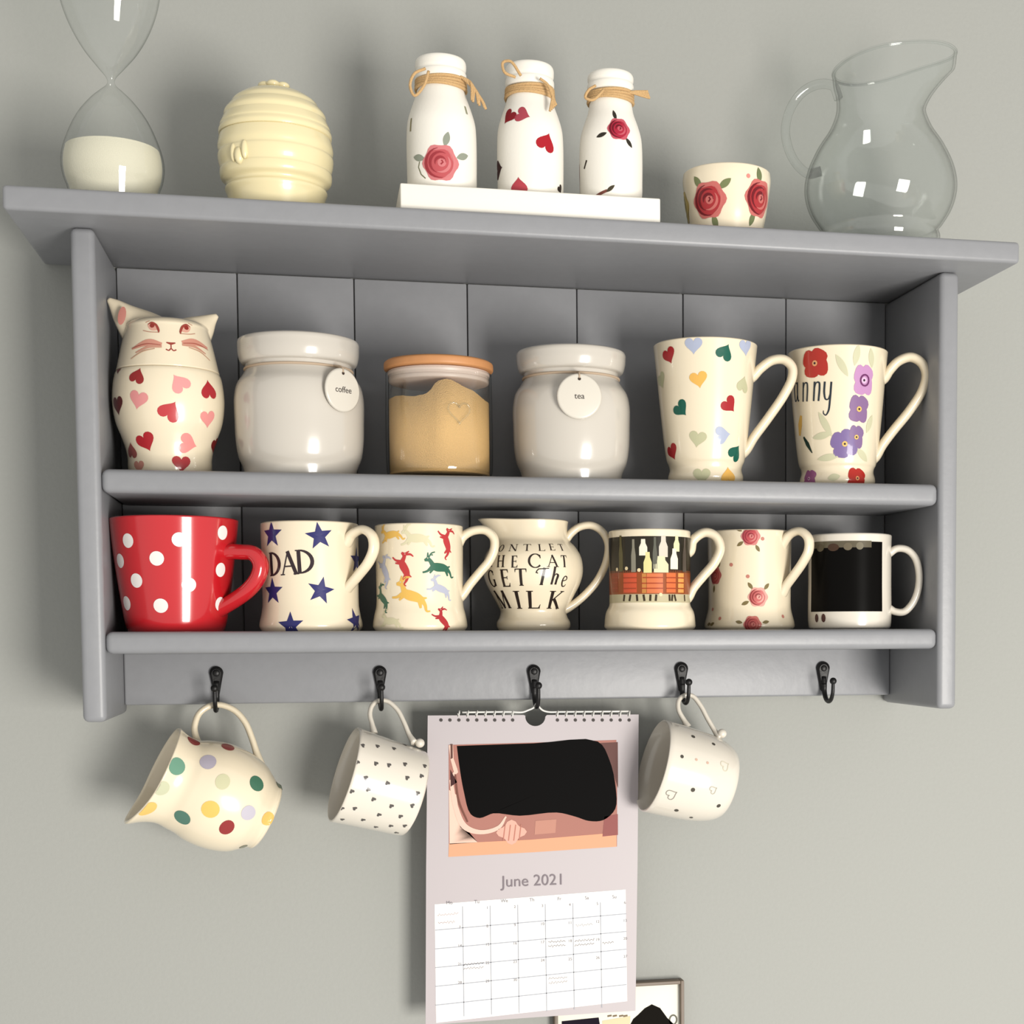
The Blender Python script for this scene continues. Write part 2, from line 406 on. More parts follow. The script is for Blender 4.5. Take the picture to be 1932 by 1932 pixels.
# ------------------------------------------------------------------ turned ware standing on the shelf
class Ware:
    """A turned piece whose axis stands at photograph column px on plane Y with its foot at height zb."""
    def __init__(s, name, label, cat, px, Y, zb, py_ref, group=None):
        p = at(px, py_ref, Y); s.px, s.Y, s.zb = px, Y, zb; s.s = scale_at(p)
        s.p = np.array([p[0], Y, zb]); s.py_ref, s.z_ref = py_ref, p[2]
        s.root = thing(name, label, cat, s.p, group)
        s.M = np.eye(4); s.M[:3, 3] = s.p
        s.front = math.atan2(CAM[1]-Y, CAM[0]-p[0])
    def z(s, py): return at(s.px, py, s.Y)[2]-s.zb             # height above the foot
    def outer(s, pts): return [(r*s.s, max(0., s.z(py)) if py is not None else 0.) for r, py in pts]
    def body(s, name, mt, pts, wall=.0035, base=.006, seg=80, deform=None, closed=False, n=8, round_foot=.0015, label=None):
        """pts: (radius px, py) from the foot (py None) up to the rim"""
        o = s.outer(pts); P = catmull(o, n); s.surf = Surf(s.M, P[:, 0], np.maximum.accumulate(P[:, 1]+np.arange(len(P))*1e-7), deform)
        s.P = P; zf = P[0, 1]
        path = [(0, zf+round_foot), (max(P[0, 0]-.004, .001), zf+round_foot), (P[0, 0]-.0022, zf)]+[tuple(q) for q in P]
        if closed: path.append((0, P[-1, 1]))
        else:
            rt, zt = P[-1]; path += [(rt-wall*.3, zt+wall*.28), (rt-wall*.7, zt+wall*.25), (rt-wall, zt-wall*.15)]
            inn = [(max(r-wall, .002), z) for r, z in P[::-4] if zf+base < z < zt-wall]
            path += inn+[(max(0.002, inn[-1][0]-.004), zf+base), (0, zf+base)]
        return revolve(name, path, mt, s.root, seg, deform, label=label)
    def handle(s, pts, th, mt, alpha=0., flat=1.5, name='handle', knob=False):
        """pts: centre line as (dx from axis px, py); alpha: degrees it swings towards the viewer"""
        az = s.front+PI/2-math.radians(alpha); ca = math.cos(math.radians(alpha))
        d = np.array([math.cos(az), math.sin(az), 0]); side = np.array([-d[1], d[0], 0])
        (ax_, ay_), (bx_, by_) = pts[-2], pts[-1]; k_ = 15/max(1, math.hypot(bx_-ax_, by_-ay_))
        P = []; pts = [(pts[0][0]-13, pts[0][1]+5)]+list(pts)+[(bx_-13, by_+max(2, (by_-ay_)*k_*.8))]
        for dx, py in pts:
            rho = dx*s.s/ca
            # allow for the part nearer the viewer standing a little higher/lower in the picture
            z = s.z(py)-(s.z(py)+s.zb-CAM[2])/(abs(CAM[1]-s.Y))*rho*math.sin(math.radians(alpha))
            P.append(d*rho+np.array([0, 0, z]))
        P = catmull(P, 8); n = len(P); rad = np.full(n, th/2*s.s); e = np.linspace(0, 1, n)
        rad *= 1+.35*np.exp(-(e/.09)**2)+.25*np.exp(-((1-e)/.09)**2)
        return tubes(name, [dict(P=P, rad=rad, ring=16, flat=flat, side=side)], mt, s.root)
    def printer(s, off=.00025): return Print(s.surf, s.s, off)

RED, DRED, PINK = (178, 44, 50), (150, 32, 40), (232, 150, 148)
# ---- top board ------------------------------------------------------
YT = -.13
# hourglass
g = Ware('hourglass', 'tall clear hourglass with pale sand in its lower bulb, on shelf top', 'hourglass', 213, YT, ZTT, 300)
lo = [(74, None), (84, 354), (89, 340), (92.5, 318), (91, 295), (82, 265), (64, 225), (40, 192), (22, 174), (9, 162), (6.5, 155)]
up = [(9, 147), (24, 128), (48, 97), (70, 57), (86, 12), (93, -30), (92, -60), (84, -90), (66, -112), (40, -126)]
P = catmull(g.outer(lo+up), 8); wt = .0014
path = [(0, P[0, 1])]+[tuple(q) for q in P]+[(0, P[-1, 1]+.001)]
revolve('glass_bulbs', path, GLASS, g.root, 72)
zs = g.z(283); ins = [(0, P[0, 1]+.0034)]+[(max(.001, r-wt-.0004), max(z, P[0, 1]+.0034)) for r, z in P if z < zs]
ins += [(ins[-1][0], zs), (0, zs)]
revolve('sand', ins, mat('pale_sand', (205, 200, 180), .7, bump=.3, bscale=1200), g.root, 72)

# honey pot
g = Ware('honey_pot', 'cream beehive honey pot with ridged domed lid and little knob', 'pot', 521, YT, ZTT, 320)
HONEY = mat('honey_glaze', (218, 205, 162), .25, coat=.6)
g.body('pot', HONEY, [(84, None), (90, 375), (94, 363), (91, 357), (92, 352), (101, 344), (103, 330), (102, 326), (105, 312), (106, 300), (104.5, 295), (106, 284), (104, 271), (102, 263)], n=5)
lid = catmull(g.outer([(103, 261), (104, 254), (101, 246), (101, 243), (95, 229), (94, 227), (93, 218), (84, 206), (82, 204), (76, 194), (62, 184), (59, 182), (44, 176), (24, 171), (12, 170)]), 5)
revolve('lid', [(0, lid[0, 1])]+[tuple(q) for q in lid]+[(0, lid[-1, 1])], HONEY, g.root, 72)
V, F = [], []
for i in range(6):
    a = i*PI/3+.4; bm = bmesh.new(); bmesh.ops.create_uvsphere(bm, u_segments=12, v_segments=8, radius=1)
    k = len(V); V += [(v.co.x*13*g.s+math.cos(a)*19*g.s, v.co.y*13*g.s+math.sin(a)*19*g.s, v.co.z*8*g.s+g.z(166)) for v in bm.verts]; F += [tuple(v.index+k for v in f.verts) for f in bm.faces]; bm.free()
bm = bmesh.new(); bmesh.ops.create_uvsphere(bm, u_segments=12, v_segments=8, radius=1); k = len(V)
V += [(v.co.x*15*g.s, v.co.y*15*g.s, v.co.z*11*g.s+g.z(164)) for v in bm.verts]; F += [tuple(v.index+k for v in f.verts) for f in bm.faces]; bm.free()
obj('knob', V, F, HONEY, g.root)
# raised bee on the pot
z0, t0 = g.surf.pick(451, 293); V, F = [], []
for dt, dz, ra, rb in ((0, 0, .0042, .007), (.13, .004, .0028, .0075), (-.12, .003, .0028, .0075)):
    c = g.surf.local(z0+dz, t0+dt, 0.); bm = bmesh.new(); bmesh.ops.create_uvsphere(bm, u_segments=10, v_segments=8, radius=1); k = len(V)
    V += [(c[0]+v.co.x*ra, c[1]+v.co.y*ra, c[2]+v.co.z*rb) for v in bm.verts]; F += [tuple(v.index+k for v in f.verts) for f in bm.faces]; bm.free()
obj('raised_bee', V, F, HONEY, g.root)

# white block with the three bottles
YB = -.1755; p0 = at(755, 345, YB); p1 = at(1246, 374, YB); zblk = ZTT+.0375-.0005
zblk = (p0[2]+p1[2])/2
blk = box('bottle_stand', p0[0], p1[0], YB, YB+.075, ZTT, zblk, CHALK, bev=.0012)
blk['label'] = 'long low white block that three decorated bottles stand on'; blk['category'] = 'stand'
def bottle(px, R, capR, ytop, ycap, ytw, ref, label):
    g = Ware('milk_bottle', label, 'bottle', px, -.140, zblk, ref, 'white bottles on the white block')
    dy = ytop
    g.body('bottle', CHALK, [(R-6, None), (R-1, ref+28), (R, ref), (R, ytop+150), (R-2, ytop+125), (R-8, ytop+103), (R-16, ytop+80), (capR-3, ytop+62), (capR-4, ytop+50), (capR-4, ytop+40)], closed=True, n=5)
    c = catmull(g.outer([(capR-3, ycap), (capR, ycap-2), (capR+.5, ycap-14), (capR-1, ycap-17), (capR-1, ycap-20), (capR, ycap-23), (capR, ytop+11), (capR-3, ytop+6), (capR-8, ytop+5)]), 4)
    revolve('lid', [(0, c[0, 1])]+[tuple(q) for q in c]+[(0, c[-1, 1])], CHALK, g.root, 64)
    sp = []
    for k in range(4):
        zz = g.z(ytw)+(k-1.5)*.0021; rr = float(np.interp(zz, g.surf.z, g.surf.r))+.0012
        sp.append(dict(P=[(rr*math.cos(a), rr*math.sin(a), zz+.0006*math.sin(2*a+k)) for a in np.linspace(0, 2*PI, 40)], rad=.00145, ring=8, caps=False))
    tubes('twine', sp, TWINE, g.root)
    return g
def strand(g, specs):
    for name, part in (('twine_loop', specs[:1]), ('twine_fringe', specs[1:])):
        out = []
        for pts, rad in part:
            P = catmull([np.array([(px-g.px)*g.s, 0, g.z(py)])+np.array([math.cos(g.front), math.sin(g.front), 0])*fw for px, py, fw in pts], 6)
            out.append(dict(P=P, rad=rad, ring=7))
        tubes(name, out, TWINE, g.root)
def rose(pr, px, py, R, rot=0, base=(214, 128, 130), mid=(196, 90, 94), dark=(160, 58, 64), leaves=(), gcol=(122, 128, 100), ll=.85):
    for (la, ld) in leaves:
        a = math.radians(la); pr.shape(px, py, leaf(R*ll, R*.38), gcol, rot=la, dx=math.cos(a)*R*(1.0+ld), dy=math.sin(a)*R*(1.0+ld))
    pr.shape(px, py, blob(R, 30, .07, 6, rot), base, layer=1)
    pr.shape(px, py, blob(R*.78, 26, .06, 5, rot+1), mid, layer=2, dx=-R*.05, dy=-R*.04)
    for k, (a0, a1, q) in enumerate(((100, 280, .82), (290, 420, .8), (60, 250, .58), (250, 400, .52), (0, 200, .3))):
        pts = [(R*q*math.cos(math.radians(a+rot)), R*q*math.sin(math.radians(a+rot))) for a in np.linspace(a0, a1, 12)]
        pr.stroke(px, py, pts, [R*.02+R*.15*math.sin(PI*i/11) for i in range(12)], dark if k % 2 == 0 else base, layer=3)
    pr.shape(px, py, circle(R*.24, 14), base, layer=3, dx=R*.08); pr.stroke(px, py, [(R*.02, -R*.1), (R*.14, R*.02), (R*.06, R*.14)], R*.09, dark, layer=4)

g = bottle(834, 65, 47, 110, 156, 164, 330, 'white bottle with large pink rose, tallest in view, beside honey pot')
pr = g.printer(.0002); rose(pr, 831, 306, 33, leaves=((75, .35), (20, .4), (165, .35)), gcol=(150, 155, 140))
pr.stroke(792, 315, [(0, 10), (-3, 0), (3, -14), (12, -22)], 2, (120, 120, 90))
pr.stroke(775, 235, [(0, 12), (-1, -12)], 5, (150, 140, 105)); pr.stroke(879, 208, [(0, 8), (0, -8)], 5, (150, 150, 125))
pr.done('printed_rose', g.root, .5)
strand(g, [([(806, 156, .03), (786, 168, .031), (778, 190, .03), (786, 208, .031), (803, 190, .033), (812, 162, .032)], .0012)]+
       [([(868, 152, .014), (885, 163+i, .016), (898+i*4, 180+i*6, .018), (903+i*6-4*(i % 2), 205+i*3, .018)], .0011) for i in range(-2, 4)])
g = bottle(1001, 62, 45, 122, 170, 180, 340, 'white bottle with scattered red hearts, middle of the three')
pr = g.printer(.0002)
for x, y, sz, col, ro in ((960, 221, 30, (140, 28, 38), -35), (987, 216, 29, (176, 72, 84), 70), (1031, 268, 36, (172, 30, 42), 160), (979, 350, 32, (184, 70, 80), 180), (941, 320, 34, (60, 30, 30), 90), (1057, 357, 16, (50, 40, 35), 40)):
    pr.shape(x, y, heart(sz), col, rot=ro)
pr.done('printed_heart', g.root, .5)
strand(g, [([(975, 170, .028), (955, 163, .029), (952, 145, .028), (966, 143, .03), (985, 168, .03)], .0012)]+
       [([(1020, 168, .027), (1034, 178, .027), (1043, 196+i*2, .027), (1044+i*3, 222-i*3, .028)], .0011) for i in range(-2, 3)])
g = bottle(1153, 59, 43, 137, 178, 188, 345, 'white bottle with small dark-leaved rose, beside rose cup')
pr = g.printer(.0002); rose(pr, 1168, 243, 21, base=(200, 92, 104), mid=(176, 40, 62), dark=(110, 22, 36), leaves=((105, .35), (200, .65), (308, .45)), gcol=(52, 48, 40), ll=1.0)
pr.stroke(1094, 340, [(4, 28), (0, 0), (-1, -28)], [3, 9, 4], (140, 50, 60)); pr.stroke(1104, 312, [(5, 8), (-3, -6)], 4, (60, 50, 40))
pr.stroke(1140, 362, [(-16, -6), (0, 0), (6, 2)], 5, (120, 70, 60)); pr.shape(1152, 356, leaf(20, 7), (70, 62, 48), rot=38)
pr.done('printed_rose', g.root, .5)
strand(g, [([(1125, 184, .026), (1112, 194, .027), (1106, 208, .027), (1120, 212, .028), (1140, 192, .028)], .0012)]+
       [([(1186, 183, .014), (1200, 182+i, .014), (1212, 183+i*2, .014), (1226+i, 184+i*3, .014)], .0011) for i in range(-2, 3)])

# rose cup
g = Ware('rose_cup', 'small cream cup with big red roses, between bottles and glass jug', 'cup', 1371, -.135, ZTT, 400)
g.body('cup', CREAM, [(66, None), (70, 430), (74, 410), (80, 370), (83, 345), (82, 332)])
pr = g.printer(); rose(pr, 1337, 377, 33, base=(206, 112, 106), mid=(176, 50, 54), dark=(112, 20, 30), leaves=((120, .2), (40, .25), (285, .25)), gcol=(120, 128, 84))
rose(pr, 1433, 375, 34, base=(206, 112, 106), mid=(176, 50, 54), dark=(112, 20, 30), leaves=((100, .2), (250, .2)), gcol=(110, 120, 80))
rose(pr, 1291, 395, 30, base=(206, 182, 106), mid=(156, 140, 64), dark=(112, 90, 30)); pr.shape(1412, 332, circle(4), (220, 140, 130))
pr.done('printed_rose', g.root)

# glass jug
g = Ware('glass_jug', 'clear glass jug with looped handle and wide pouring lip, on shelf top', 'jug', 1661, -.103, ZTT, 350)
azs = g.front+PI/2
def lip(r, z, th):
    zt = g.z(150); f = np.clip((z-g.z(215))/(zt-g.z(215)), 0, 1)**1.6; c = np.cos(th-azs)
    k = np.clip(c, 0, 1)**5
    return r+f*g.s*(46*k+2*c), z+f*g.s*(17*c-3*k**3)
jp = [(100, None), (112, 452), (109, 436), (118, 424), (135, 395), (143, 360), (138, 325), (120, 284), (96, 246), (84, 214), (83, 190), (86, 165), (91, 142), (93, 122)]
P = catmull(g.outer(jp), 8); wt = .0022; z0 = P[0, 1]
g.surf = Surf(g.M, P[:, 0], P[:, 1])
path = [(0, z0+.002)]+[tuple(q) for q in P]+[(P[-1, 0]-wt*.5, P[-1, 1]+wt*.5)]+[(r-wt, z) for r, z in P[::-1] if z > z0+.011]+[(P[4, 0]-.01, z0+.010), (0, z0+.0095)]
revolve('jug_body', path, GLASS, g.root, 96, lip)
th_ = np.linspace(0, 2*PI, 97); rr_, zz_ = lip(np.full(97, P[-1, 0]-wt*.5), np.full(97, P[-1, 1]+.0006), th_)
tubes('rim_bead', [dict(P=np.stack([rr_*np.cos(th_), rr_*np.sin(th_), zz_], -1), rad=.0017, ring=10, caps=False)], GLASS, g.root)
az = g.front-PI/2; d = np.array([math.cos(az), math.sin(az), 0])
hp = [(1582, 182), (1572, 158), (1545, 153), (1515, 166), (1492, 196), (1482, 236), (1489, 276), (1506, 306), (1526, 322), (1550, 318)]
P = catmull([d*(1661-x)*g.s+np.array([0, 0, g.z(y)]) for x, y in hp], 8)
tubes('handle', [dict(P=P, rad=.0042, ring=16, flat=1.3, side=(-d[1], d[0], 0))], GLASS, g.root)

# ---- middle board ---------------------------------------------------
YM = -.073
g = Ware('cat_jar', 'cream cat-shaped jar with curled ears, whiskered face and pink hearts', 'jar', 319, YM, ZM, 780)
g.body('jar_body', CREAM, [(74, None), (76, 882), (76, 868), (79, 850), (86, 828), (96, 800), (101, 765), (100, 735), (96, 712), (94, 707)], n=6)
bs = g.surf
hd = [(93, 704), (90, 690), (84, 662), (78, 636), (76, 626), (75, 620), (66, 612), (40, 607), (15, 606)]
Q = [(r*g.s, g.z(y)) for r, y in hd]; Pq = catmull(Q, 6); OFF = -5*g.s
hs = Surf(g.M, Pq[:, 0], np.maximum.accumulate(Pq[:, 1]+np.arange(len(Pq))*1e-7))
lido = revolve('cat_head_lid', [(0, Pq[0, 1])]+[tuple(q) for q in Pq]+[(0, Pq[-1, 1])], CREAM, g.root, 72)
rt = np.array([math.cos(g.front+PI/2), math.sin(g.front+PI/2), 0])
for sg, pts in ((-1, [(-26, 640, 46), (-52, 620, 38), (-74, 600, 25), (-91, 582, 13), (-103, 571, 4)]), (1, [(28, 646, 42), (48, 628, 36), (66, 612, 24), (80, 599, 12), (91, 590, 4)])):
    A = catmull([(dx, py, r) for dx, py, r in pts], 5)
    P = [rt*a[0]*g.s+np.array([0, 0, g.z(a[1])]) for a in A]; rad = A[:, 2]*g.s
    fr = (math.cos(g.front), math.sin(g.front), 0)
    tubes('ear', [dict(P=P, rad=rad, ring=16, flat=.75, side=fr)], CREAM, lido)
pr = Print(bs, g.s)
for x, y, sz, col, ro in ((321, 774, 38, (196, 66, 70), 150), (276, 835, 36, (180, 40, 48), 20), (394, 735, 36, (176, 44, 52), 185), (259, 708, 30, (158, 50, 50), 160), (343, 876, 32, (176, 52, 56), 0), (404, 842, 32, (120, 36, 36), 20), (222, 766, 36, (96, 34, 34), 0), (249, 850, 30, (150, 80, 76), 170),
                          (338, 722, 35, (236, 160, 158), 215), (261, 755, 35, (232, 152, 150), -15), (392, 791, 33, (236, 152, 148), 10), (356, 838, 36, (240, 150, 146), 80), (262, 881, 24, (200, 140, 124), 0), (225, 697, 20, (110, 40, 40), 0)):
    pr.shape(x, y, heart(sz), col, rot=ro)
pr.done('printed_heart', g.root)
pr = Print(hs, g.s); bro, sal = (158, 66, 54), (214, 150, 130)
k_ = .1863                                           # the face was measured at this finer step
def F(x, y): return 190+x*k_, 540+y*k_
for cx, cy, sg in ((525, 415, 1), (860, 435, -1)):
    X, Y = F(cx, cy)
    pr.shape(X, Y, leaf(22, 13), (226, 170, 150), rot=-25*sg)
    pr.stroke(X, Y, [(-9*sg, 5), (-2*sg, 8.5), (6*sg, 4), (11*sg, -7), (11*sg, -11)], [1, 3, 4, 3.5, 1], bro, layer=2, smooth=True)
    pr.shape(X, Y, circle(4.5, 12), (150, 52, 44), layer=1, dx=-1*sg, dy=3)
    pr.stroke(X, Y, [(-18*sg, -6), (-6*sg, -9), (12*sg, -10)], 1.4, (190, 140, 118), smooth=True)
    pr.stroke(X, Y, [(-14*sg, 9), (-6*sg, 12)], 1.5, (196, 150, 128))
X, Y = F(715, 600)
pr.stroke(X, Y, [(-8, 5), (0, 3), (8, 5)], [2, 5, 2], bro); pr.stroke(X, Y, [(0, 3), (0, -7)], 2, bro)
pr.stroke(X, Y, [(-9, -8), (-4, -10), (0, -6.5), (4, -10), (9, -8)], 2.2, bro, smooth=True)
for sg in (-1, 1):
    X, Y = F(715+sg*230, 600)
    pr.stroke(X, Y, [(-sg*24, 2), (0, 6), (sg*34, 0 if sg > 0 else -5)], [7, 13, 3], sal, smooth=True)
    pr.stroke(X, Y, [(-sg*24, -2), (0, -3), (sg*24, -13)], [4, 5, 2], (206, 150, 128), layer=1, smooth=True)
    pr.stroke(X, Y, [(-sg*22, 1), (4*sg, 3), (sg*34, -4)], [1, 1.6, 1], (170, 90, 76), layer=2, smooth=True)
    pr.stroke(X, Y, [(-sg*12, -6), (sg*10, -11), (sg*33, -24)], [1.4, 2, 1.2], (196, 150, 122), layer=1, smooth=True)
pr.done('face_print', lido, join=True)
# rosy inside of the far ear
e = obj('ear_blush', *(lambda c: ([tuple(c+rt*x*g.s+np.array([0, 0, y*g.s])+np.array([math.cos(g.front), math.sin(g.front), 0])*f_) for x, y, f_ in [(0, 0, .0135)]+[(7*math.cos(a)+3*math.sin(a), 17*math.sin(a), .0128) for a in np.linspace(0, 2*PI, 14, endpoint=False)]], [(0, 1+i, 1+(i+1) % 14) for i in range(14)]))(rt*-79*g.s+np.array([0, 0, g.z(606)])), ink((186, 120, 108)), lido)

def canister(px, R, lR, y, word, tag, label):
    """y: lid top, lid bottom, neck, shoulder, belly bottom"""
    g = Ware('canister', label, 'canister', px, YM-.002, ZM, (y[0]+880)/2, 'tagged pale grey canisters on the middle board')
    b = y[4]
    g.body('canister_body', GREYG, [(R-17, None), (R-14, b+4), (R-6, b-16), (R-1.5, b-44), (R, b-85), (R, y[3]+40), (R-5, y[3]+17), (R-16, y[3]), (R-21, y[2]), (R-21, y[2]-12)], n=6)
    c = catmull(g.outer([(lR-14, y[1]+2), (lR-6, y[1]-1), (lR-1, y[1]-16), (lR, y[0]+24), (lR, y[0]+19), (lR-2, y[0]+14), (lR-9, y[0]+11)]), 5)
    revolve('lid', [(0, c[0, 1])]+[tuple(q) for q in c]+[(0, c[-1, 1])], GREYG, g.root, 80)
    zz = g.z(y[2]-1); rr = (R-20)*g.s
    tubes('cord', [dict(P=[(rr*math.cos(a), rr*math.sin(a), zz) for a in np.linspace(0, 2*PI, 48)], rad=.0011, ring=8, caps=False)], mat('pale_cord', (170, 150, 128), .8), g.root)
    # hanging ceramic disc
    tx, ty, tr, hx, hy = tag
    z0, t0 = g.surf.pick(tx, ty); zh, thh = g.surf.pick(hx, hy)
    n = np.array([math.cos(t0), math.sin(t0), 0]); sd = np.array([-n[1], n[0], 0]); upv = np.array([0, 0, 1.])
    ctr = n*((R+4)*g.s)+upv*z0
    r = tr*g.s; prof = [(0, -.0016), (r*.93, -.0016), (r, -.0006), (r, .0006), (r*.95, .0014), (r*.9, .0016), (0, .0016)]
    V, F = [], []; N = 40
    for a, zt in prof:
        for i in range(N): V.append(ctr+(sd*math.cos(2*PI*i/N)+upv*math.sin(2*PI*i/N))*a+n*zt)
    for j in range(len(prof)-1): F += [(j*N+i, j*N+(i+1) % N, (j+1)*N+(i+1) % N, (j+1)*N+i) for i in range(N)]
    tg = obj('tag', V, F, mat('tag_glaze', (200, 194, 182), .25, coat=.5), g.root)
    bmesh_fix = fix_normals(tg)
    tv, tf = text_mesh(word, .0072)
    obj('lettering', [ctr+sd*x+upv*y_+n*.0019 for x, y_, _ in tv], tf, ink((70, 62, 58)), tg, smooth=False)
    hv = [ctr+upv*r*.76+n*.0019]+[ctr+upv*r*.76+n*.0019+(sd*math.cos(a)+upv*math.sin(a))*.0014 for a in np.linspace(0, 2*PI, 14, endpoint=False)]
    obj('tag_hole', hv, [(0, 1+i, 1+(i+1) % 14) for i in range(14)], ink((60, 48, 40)), tg)
    tp = ctr+upv*r*.8; q = n*(R-19)*g.s+upv*zz
    tubes('tag_string', [dict(P=catmull([tp+n*.0016, tp+n*.001+upv*.004, q+n*.0015, q-n*.001], 4), rad=.0008, ring=6)], MATS['pale_cord'], g.root)
    return g
canister(565, 119, 112, (632, 690, 702, 712, 882), 'coffee', (643, 737, 40, 638, 703), 'larger pale grey canister with round coffee tag, beside cat jar')
canister(1078, 110, 103, (654, 706, 718, 728, 891), 'tea', (1093, 748, 41, 1095, 721), 'smaller pale grey canister with round tea tag, beside wooden-lidded jar')

# sugar jar
g = Ware('sugar_jar', 'glass jar of brown sugar with wooden lid', 'jar', 829, YM-.004, ZM, 800)
R = 99; zt_ = g.z(712)
P = catmull(g.outer([(92, None), (R-2, 897), (R, 890), (R, 720), (R, 708)]), 6); wt = .0022
revolve('glass', [(0, 0.0005)]+[tuple(q) for q in P]+[(r-wt, z) for r, z in P[::-1] if z > .006]+[(P[-1, 0]-.006, .005), (0, .005)], GLASS, g.root, 80)
# heap of sugar
N, NR = 80, 12; V, F = [], []; ri = R*g.s-wt-.0005
fr = np.array([math.cos(g.front), math.sin(g.front)]); rx = np.array([math.cos(g.front+PI/2), math.sin(g.front+PI/2)])
def sugar_top(x, y):
    u = (x*rx[0]+y*rx[1])/g.s                     # across, px
    st = 1/(1+math.exp(-(u+12)/4)) if u < 20 else 1
    h = g.z(757)+g.s*(-3*math.exp(-((u+40)/25)**2)+st*(28-max(0, u-22)*.46-max(0, 14-u)*.25))
    return h+.0009*math.sin(140*x+3)*math.cos(150*y)+random.uniform(-.0003, .0003)
V.append((0, 0, .0055))
for i in range(N): V.append((ri*math.cos(2*PI*i/N), ri*math.sin(2*PI*i/N), .0055))
for i in range(N): F.append((0, 1+(i+1) % N, 1+i))
base = 1
for k in range(NR, -1, -1):
    if k == 0: V.append((0, 0, sugar_top(0, 0))); continue
    for i in range(N):
        a = 2*PI*i/N; x, y = ri*k/NR*math.cos(a), ri*k/NR*math.sin(a); V.append((x, y, sugar_top(x, y)))
for k in range(NR):
    for i in range(N):
        a, b = base+k*N+i, base+k*N+(i+1) % N; F.append((a, b, b+N, a+N))
last = base+NR*N
for i in range(N): F.append((last+i, last+(i+1) % N, len(V)-1))
so = obj('sugar', V, F, mat('brown_sugar', (222, 178, 116), .85, bump=.9, bscale=1500, var=.18), g.root)
c = catmull(g.outer([(95, 703), (101, 701), (102, 695), (101, 688), (97, 685)]), 4)
revolve('lid', [(0, c[0, 1])]+[tuple(q) for q in c]+[(0, c[-1, 1])], mat('pale_wood', (184, 128, 80), .5, var=.15, bscale=60, bump=.1), g.root, 72)
c = catmull(g.outer([(88, 726), (93, 724), (93.5, 718), (92, 716), (94, 713), (95, 706), (94, 704)]), 4)
revolve('seal', [(0, c[0, 1])]+[tuple(q) for q in c]+[(0, c[-1, 1])], mat('seal_rubber', (196, 176, 164), .4), g.root, 72)
g.surf = Surf(g.M, P[:, 0], P[:, 1]); z0, t0 = g.surf.pick(867, 780)
hp = heart(40); hp.append(hp[0]); tubes('embossed_heart', [dict(P=[g.surf.local(z0+y*g.s, t0+x*g.s/(R*g.s), .0003) for x, y in hp], rad=.0009, ring=8, caps=False)], GLASS, g.root)

# tall heart mug
g = Ware('heart_mug', 'tall tapered cream mug with multicoloured hearts', 'mug', 1331, YM-.01, ZM, 780)
g.body('mug_body', CREAM, [(67, None), (71, 906), (71, 900), (68, 888), (70, 879), (73, 872), (77, 850), (85, 780), (92, 710), (97, 664), (98, 655)])
g.handle([(88, 712), (104, 696), (126, 681), (148, 680), (163, 694), (163, 714), (148, 746), (118, 790), (92, 825), (76, 850)], 18, CREAM)
pr = g.printer()
cr, cg, cb, cy_, cs = (170, 40, 44), (22, 92, 76), (178, 186, 208), (238, 184, 92), (196, 194, 158)
for x, y, col, ro in ((1262, 671, cr, 20), (1308, 653, cb, 0), (1368, 664, cg, 155), (1407, 656, cb, 10), (1318, 716, cy_, 10), (1248, 719, cs, 20), (1402, 725, cs, 170), (1285, 772, cg, 40), (1377, 764, cr, 45), (1316, 829, cs, -10), (1364, 821, cb, 100), (1268, 853, cr, 20), (1388, 853, cg, 150), (1324, 899, cs, 0), (1375, 897, cy_, 180)):
    pr.shape(x, y, heart(31), col, rot=ro)
pr.done('printed_heart', g.root)

# tall flower mug
g = Ware('flower_mug', 'tall cream mug with red and purple flowers and black lettering', 'mug', 1580, YM-.01, ZM, 790)
g.body('mug_body', CREAM, [(67, None), (71, 913), (71, 906), (68, 894), (69, 886), (72, 880), (76, 858), (83, 790), (89, 720), (93, 678), (94, 668)])
g.handle([(86, 716), (98, 700), (114, 684), (136, 677), (156, 688), (165, 710), (158, 740), (134, 778), (104, 815), (84, 842), (72, 862)], 18, CREAM)
pr = g.printer()
def flower(px, py, R, col, eye, rot=0, sx=1):
    for k in range(4):
        a = math.radians(rot+45+90*k); pr.shape(px, py, blob(R*.58, 16, .1, 3, k), col, dx=math.cos(a)*R*.5*sx, dy=math.sin(a)*R*.5, sx=sx, layer=(k % 2)*.3)
    pr.shape(px, py, circle(R*.2, 10), eye, layer=2); pr.shape(px, py, circle(R*.08, 8), (40, 30, 40), layer=3)
sage = (208, 206, 172)
for x, y, l, ro in ((1588, 690, 46, -60), (1557, 800, 52, -62), (1551, 822, 40, 10), (1563, 863, 44, 8), (1627, 858, 36, -40), (1617, 670, 40, 80), (1644, 675, 36, 100), (1640, 800, 36, 70), (1574, 900, 24, 10)):
    pr.shape(x, y, leaf(l, 13), sage, rot=ro)
flower(1538, 685, 27, (180, 50, 40), (224, 160, 110), 10); flower(1630, 717, 29, (196, 144, 190), (232, 190, 220), 5, .75)
pr.stroke(1631, 717, [(9*math.cos(a), 10*math.sin(a)) for a in np.linspace(0, 2*PI, 14)], 3, (110, 50, 100), layer=3)
flower(1620, 772, 26, (140, 108, 150), (232, 190, 110), 0, .8); flower(1594, 838, 26, (128, 108, 158), (232, 190, 110), 20); flower(1616, 824, 22, (134, 108, 150), (232, 190, 110), 0, .7)
pr.stroke(1510, 808, [(6, 22), (0, 5), (-4, -14)], [6, 13, 6], (232, 186, 96)); pr.stroke(1524, 838, [(-9, 14), (0, 0), (10, -17)], [4, 9, 2], (30, 52, 46))
flower(1527, 903, 17, (160, 96, 140), (220, 170, 200)); flower(1617, 903, 20, (176, 44, 36), (220, 150, 100))
pr.done('printed_flower', g.root)
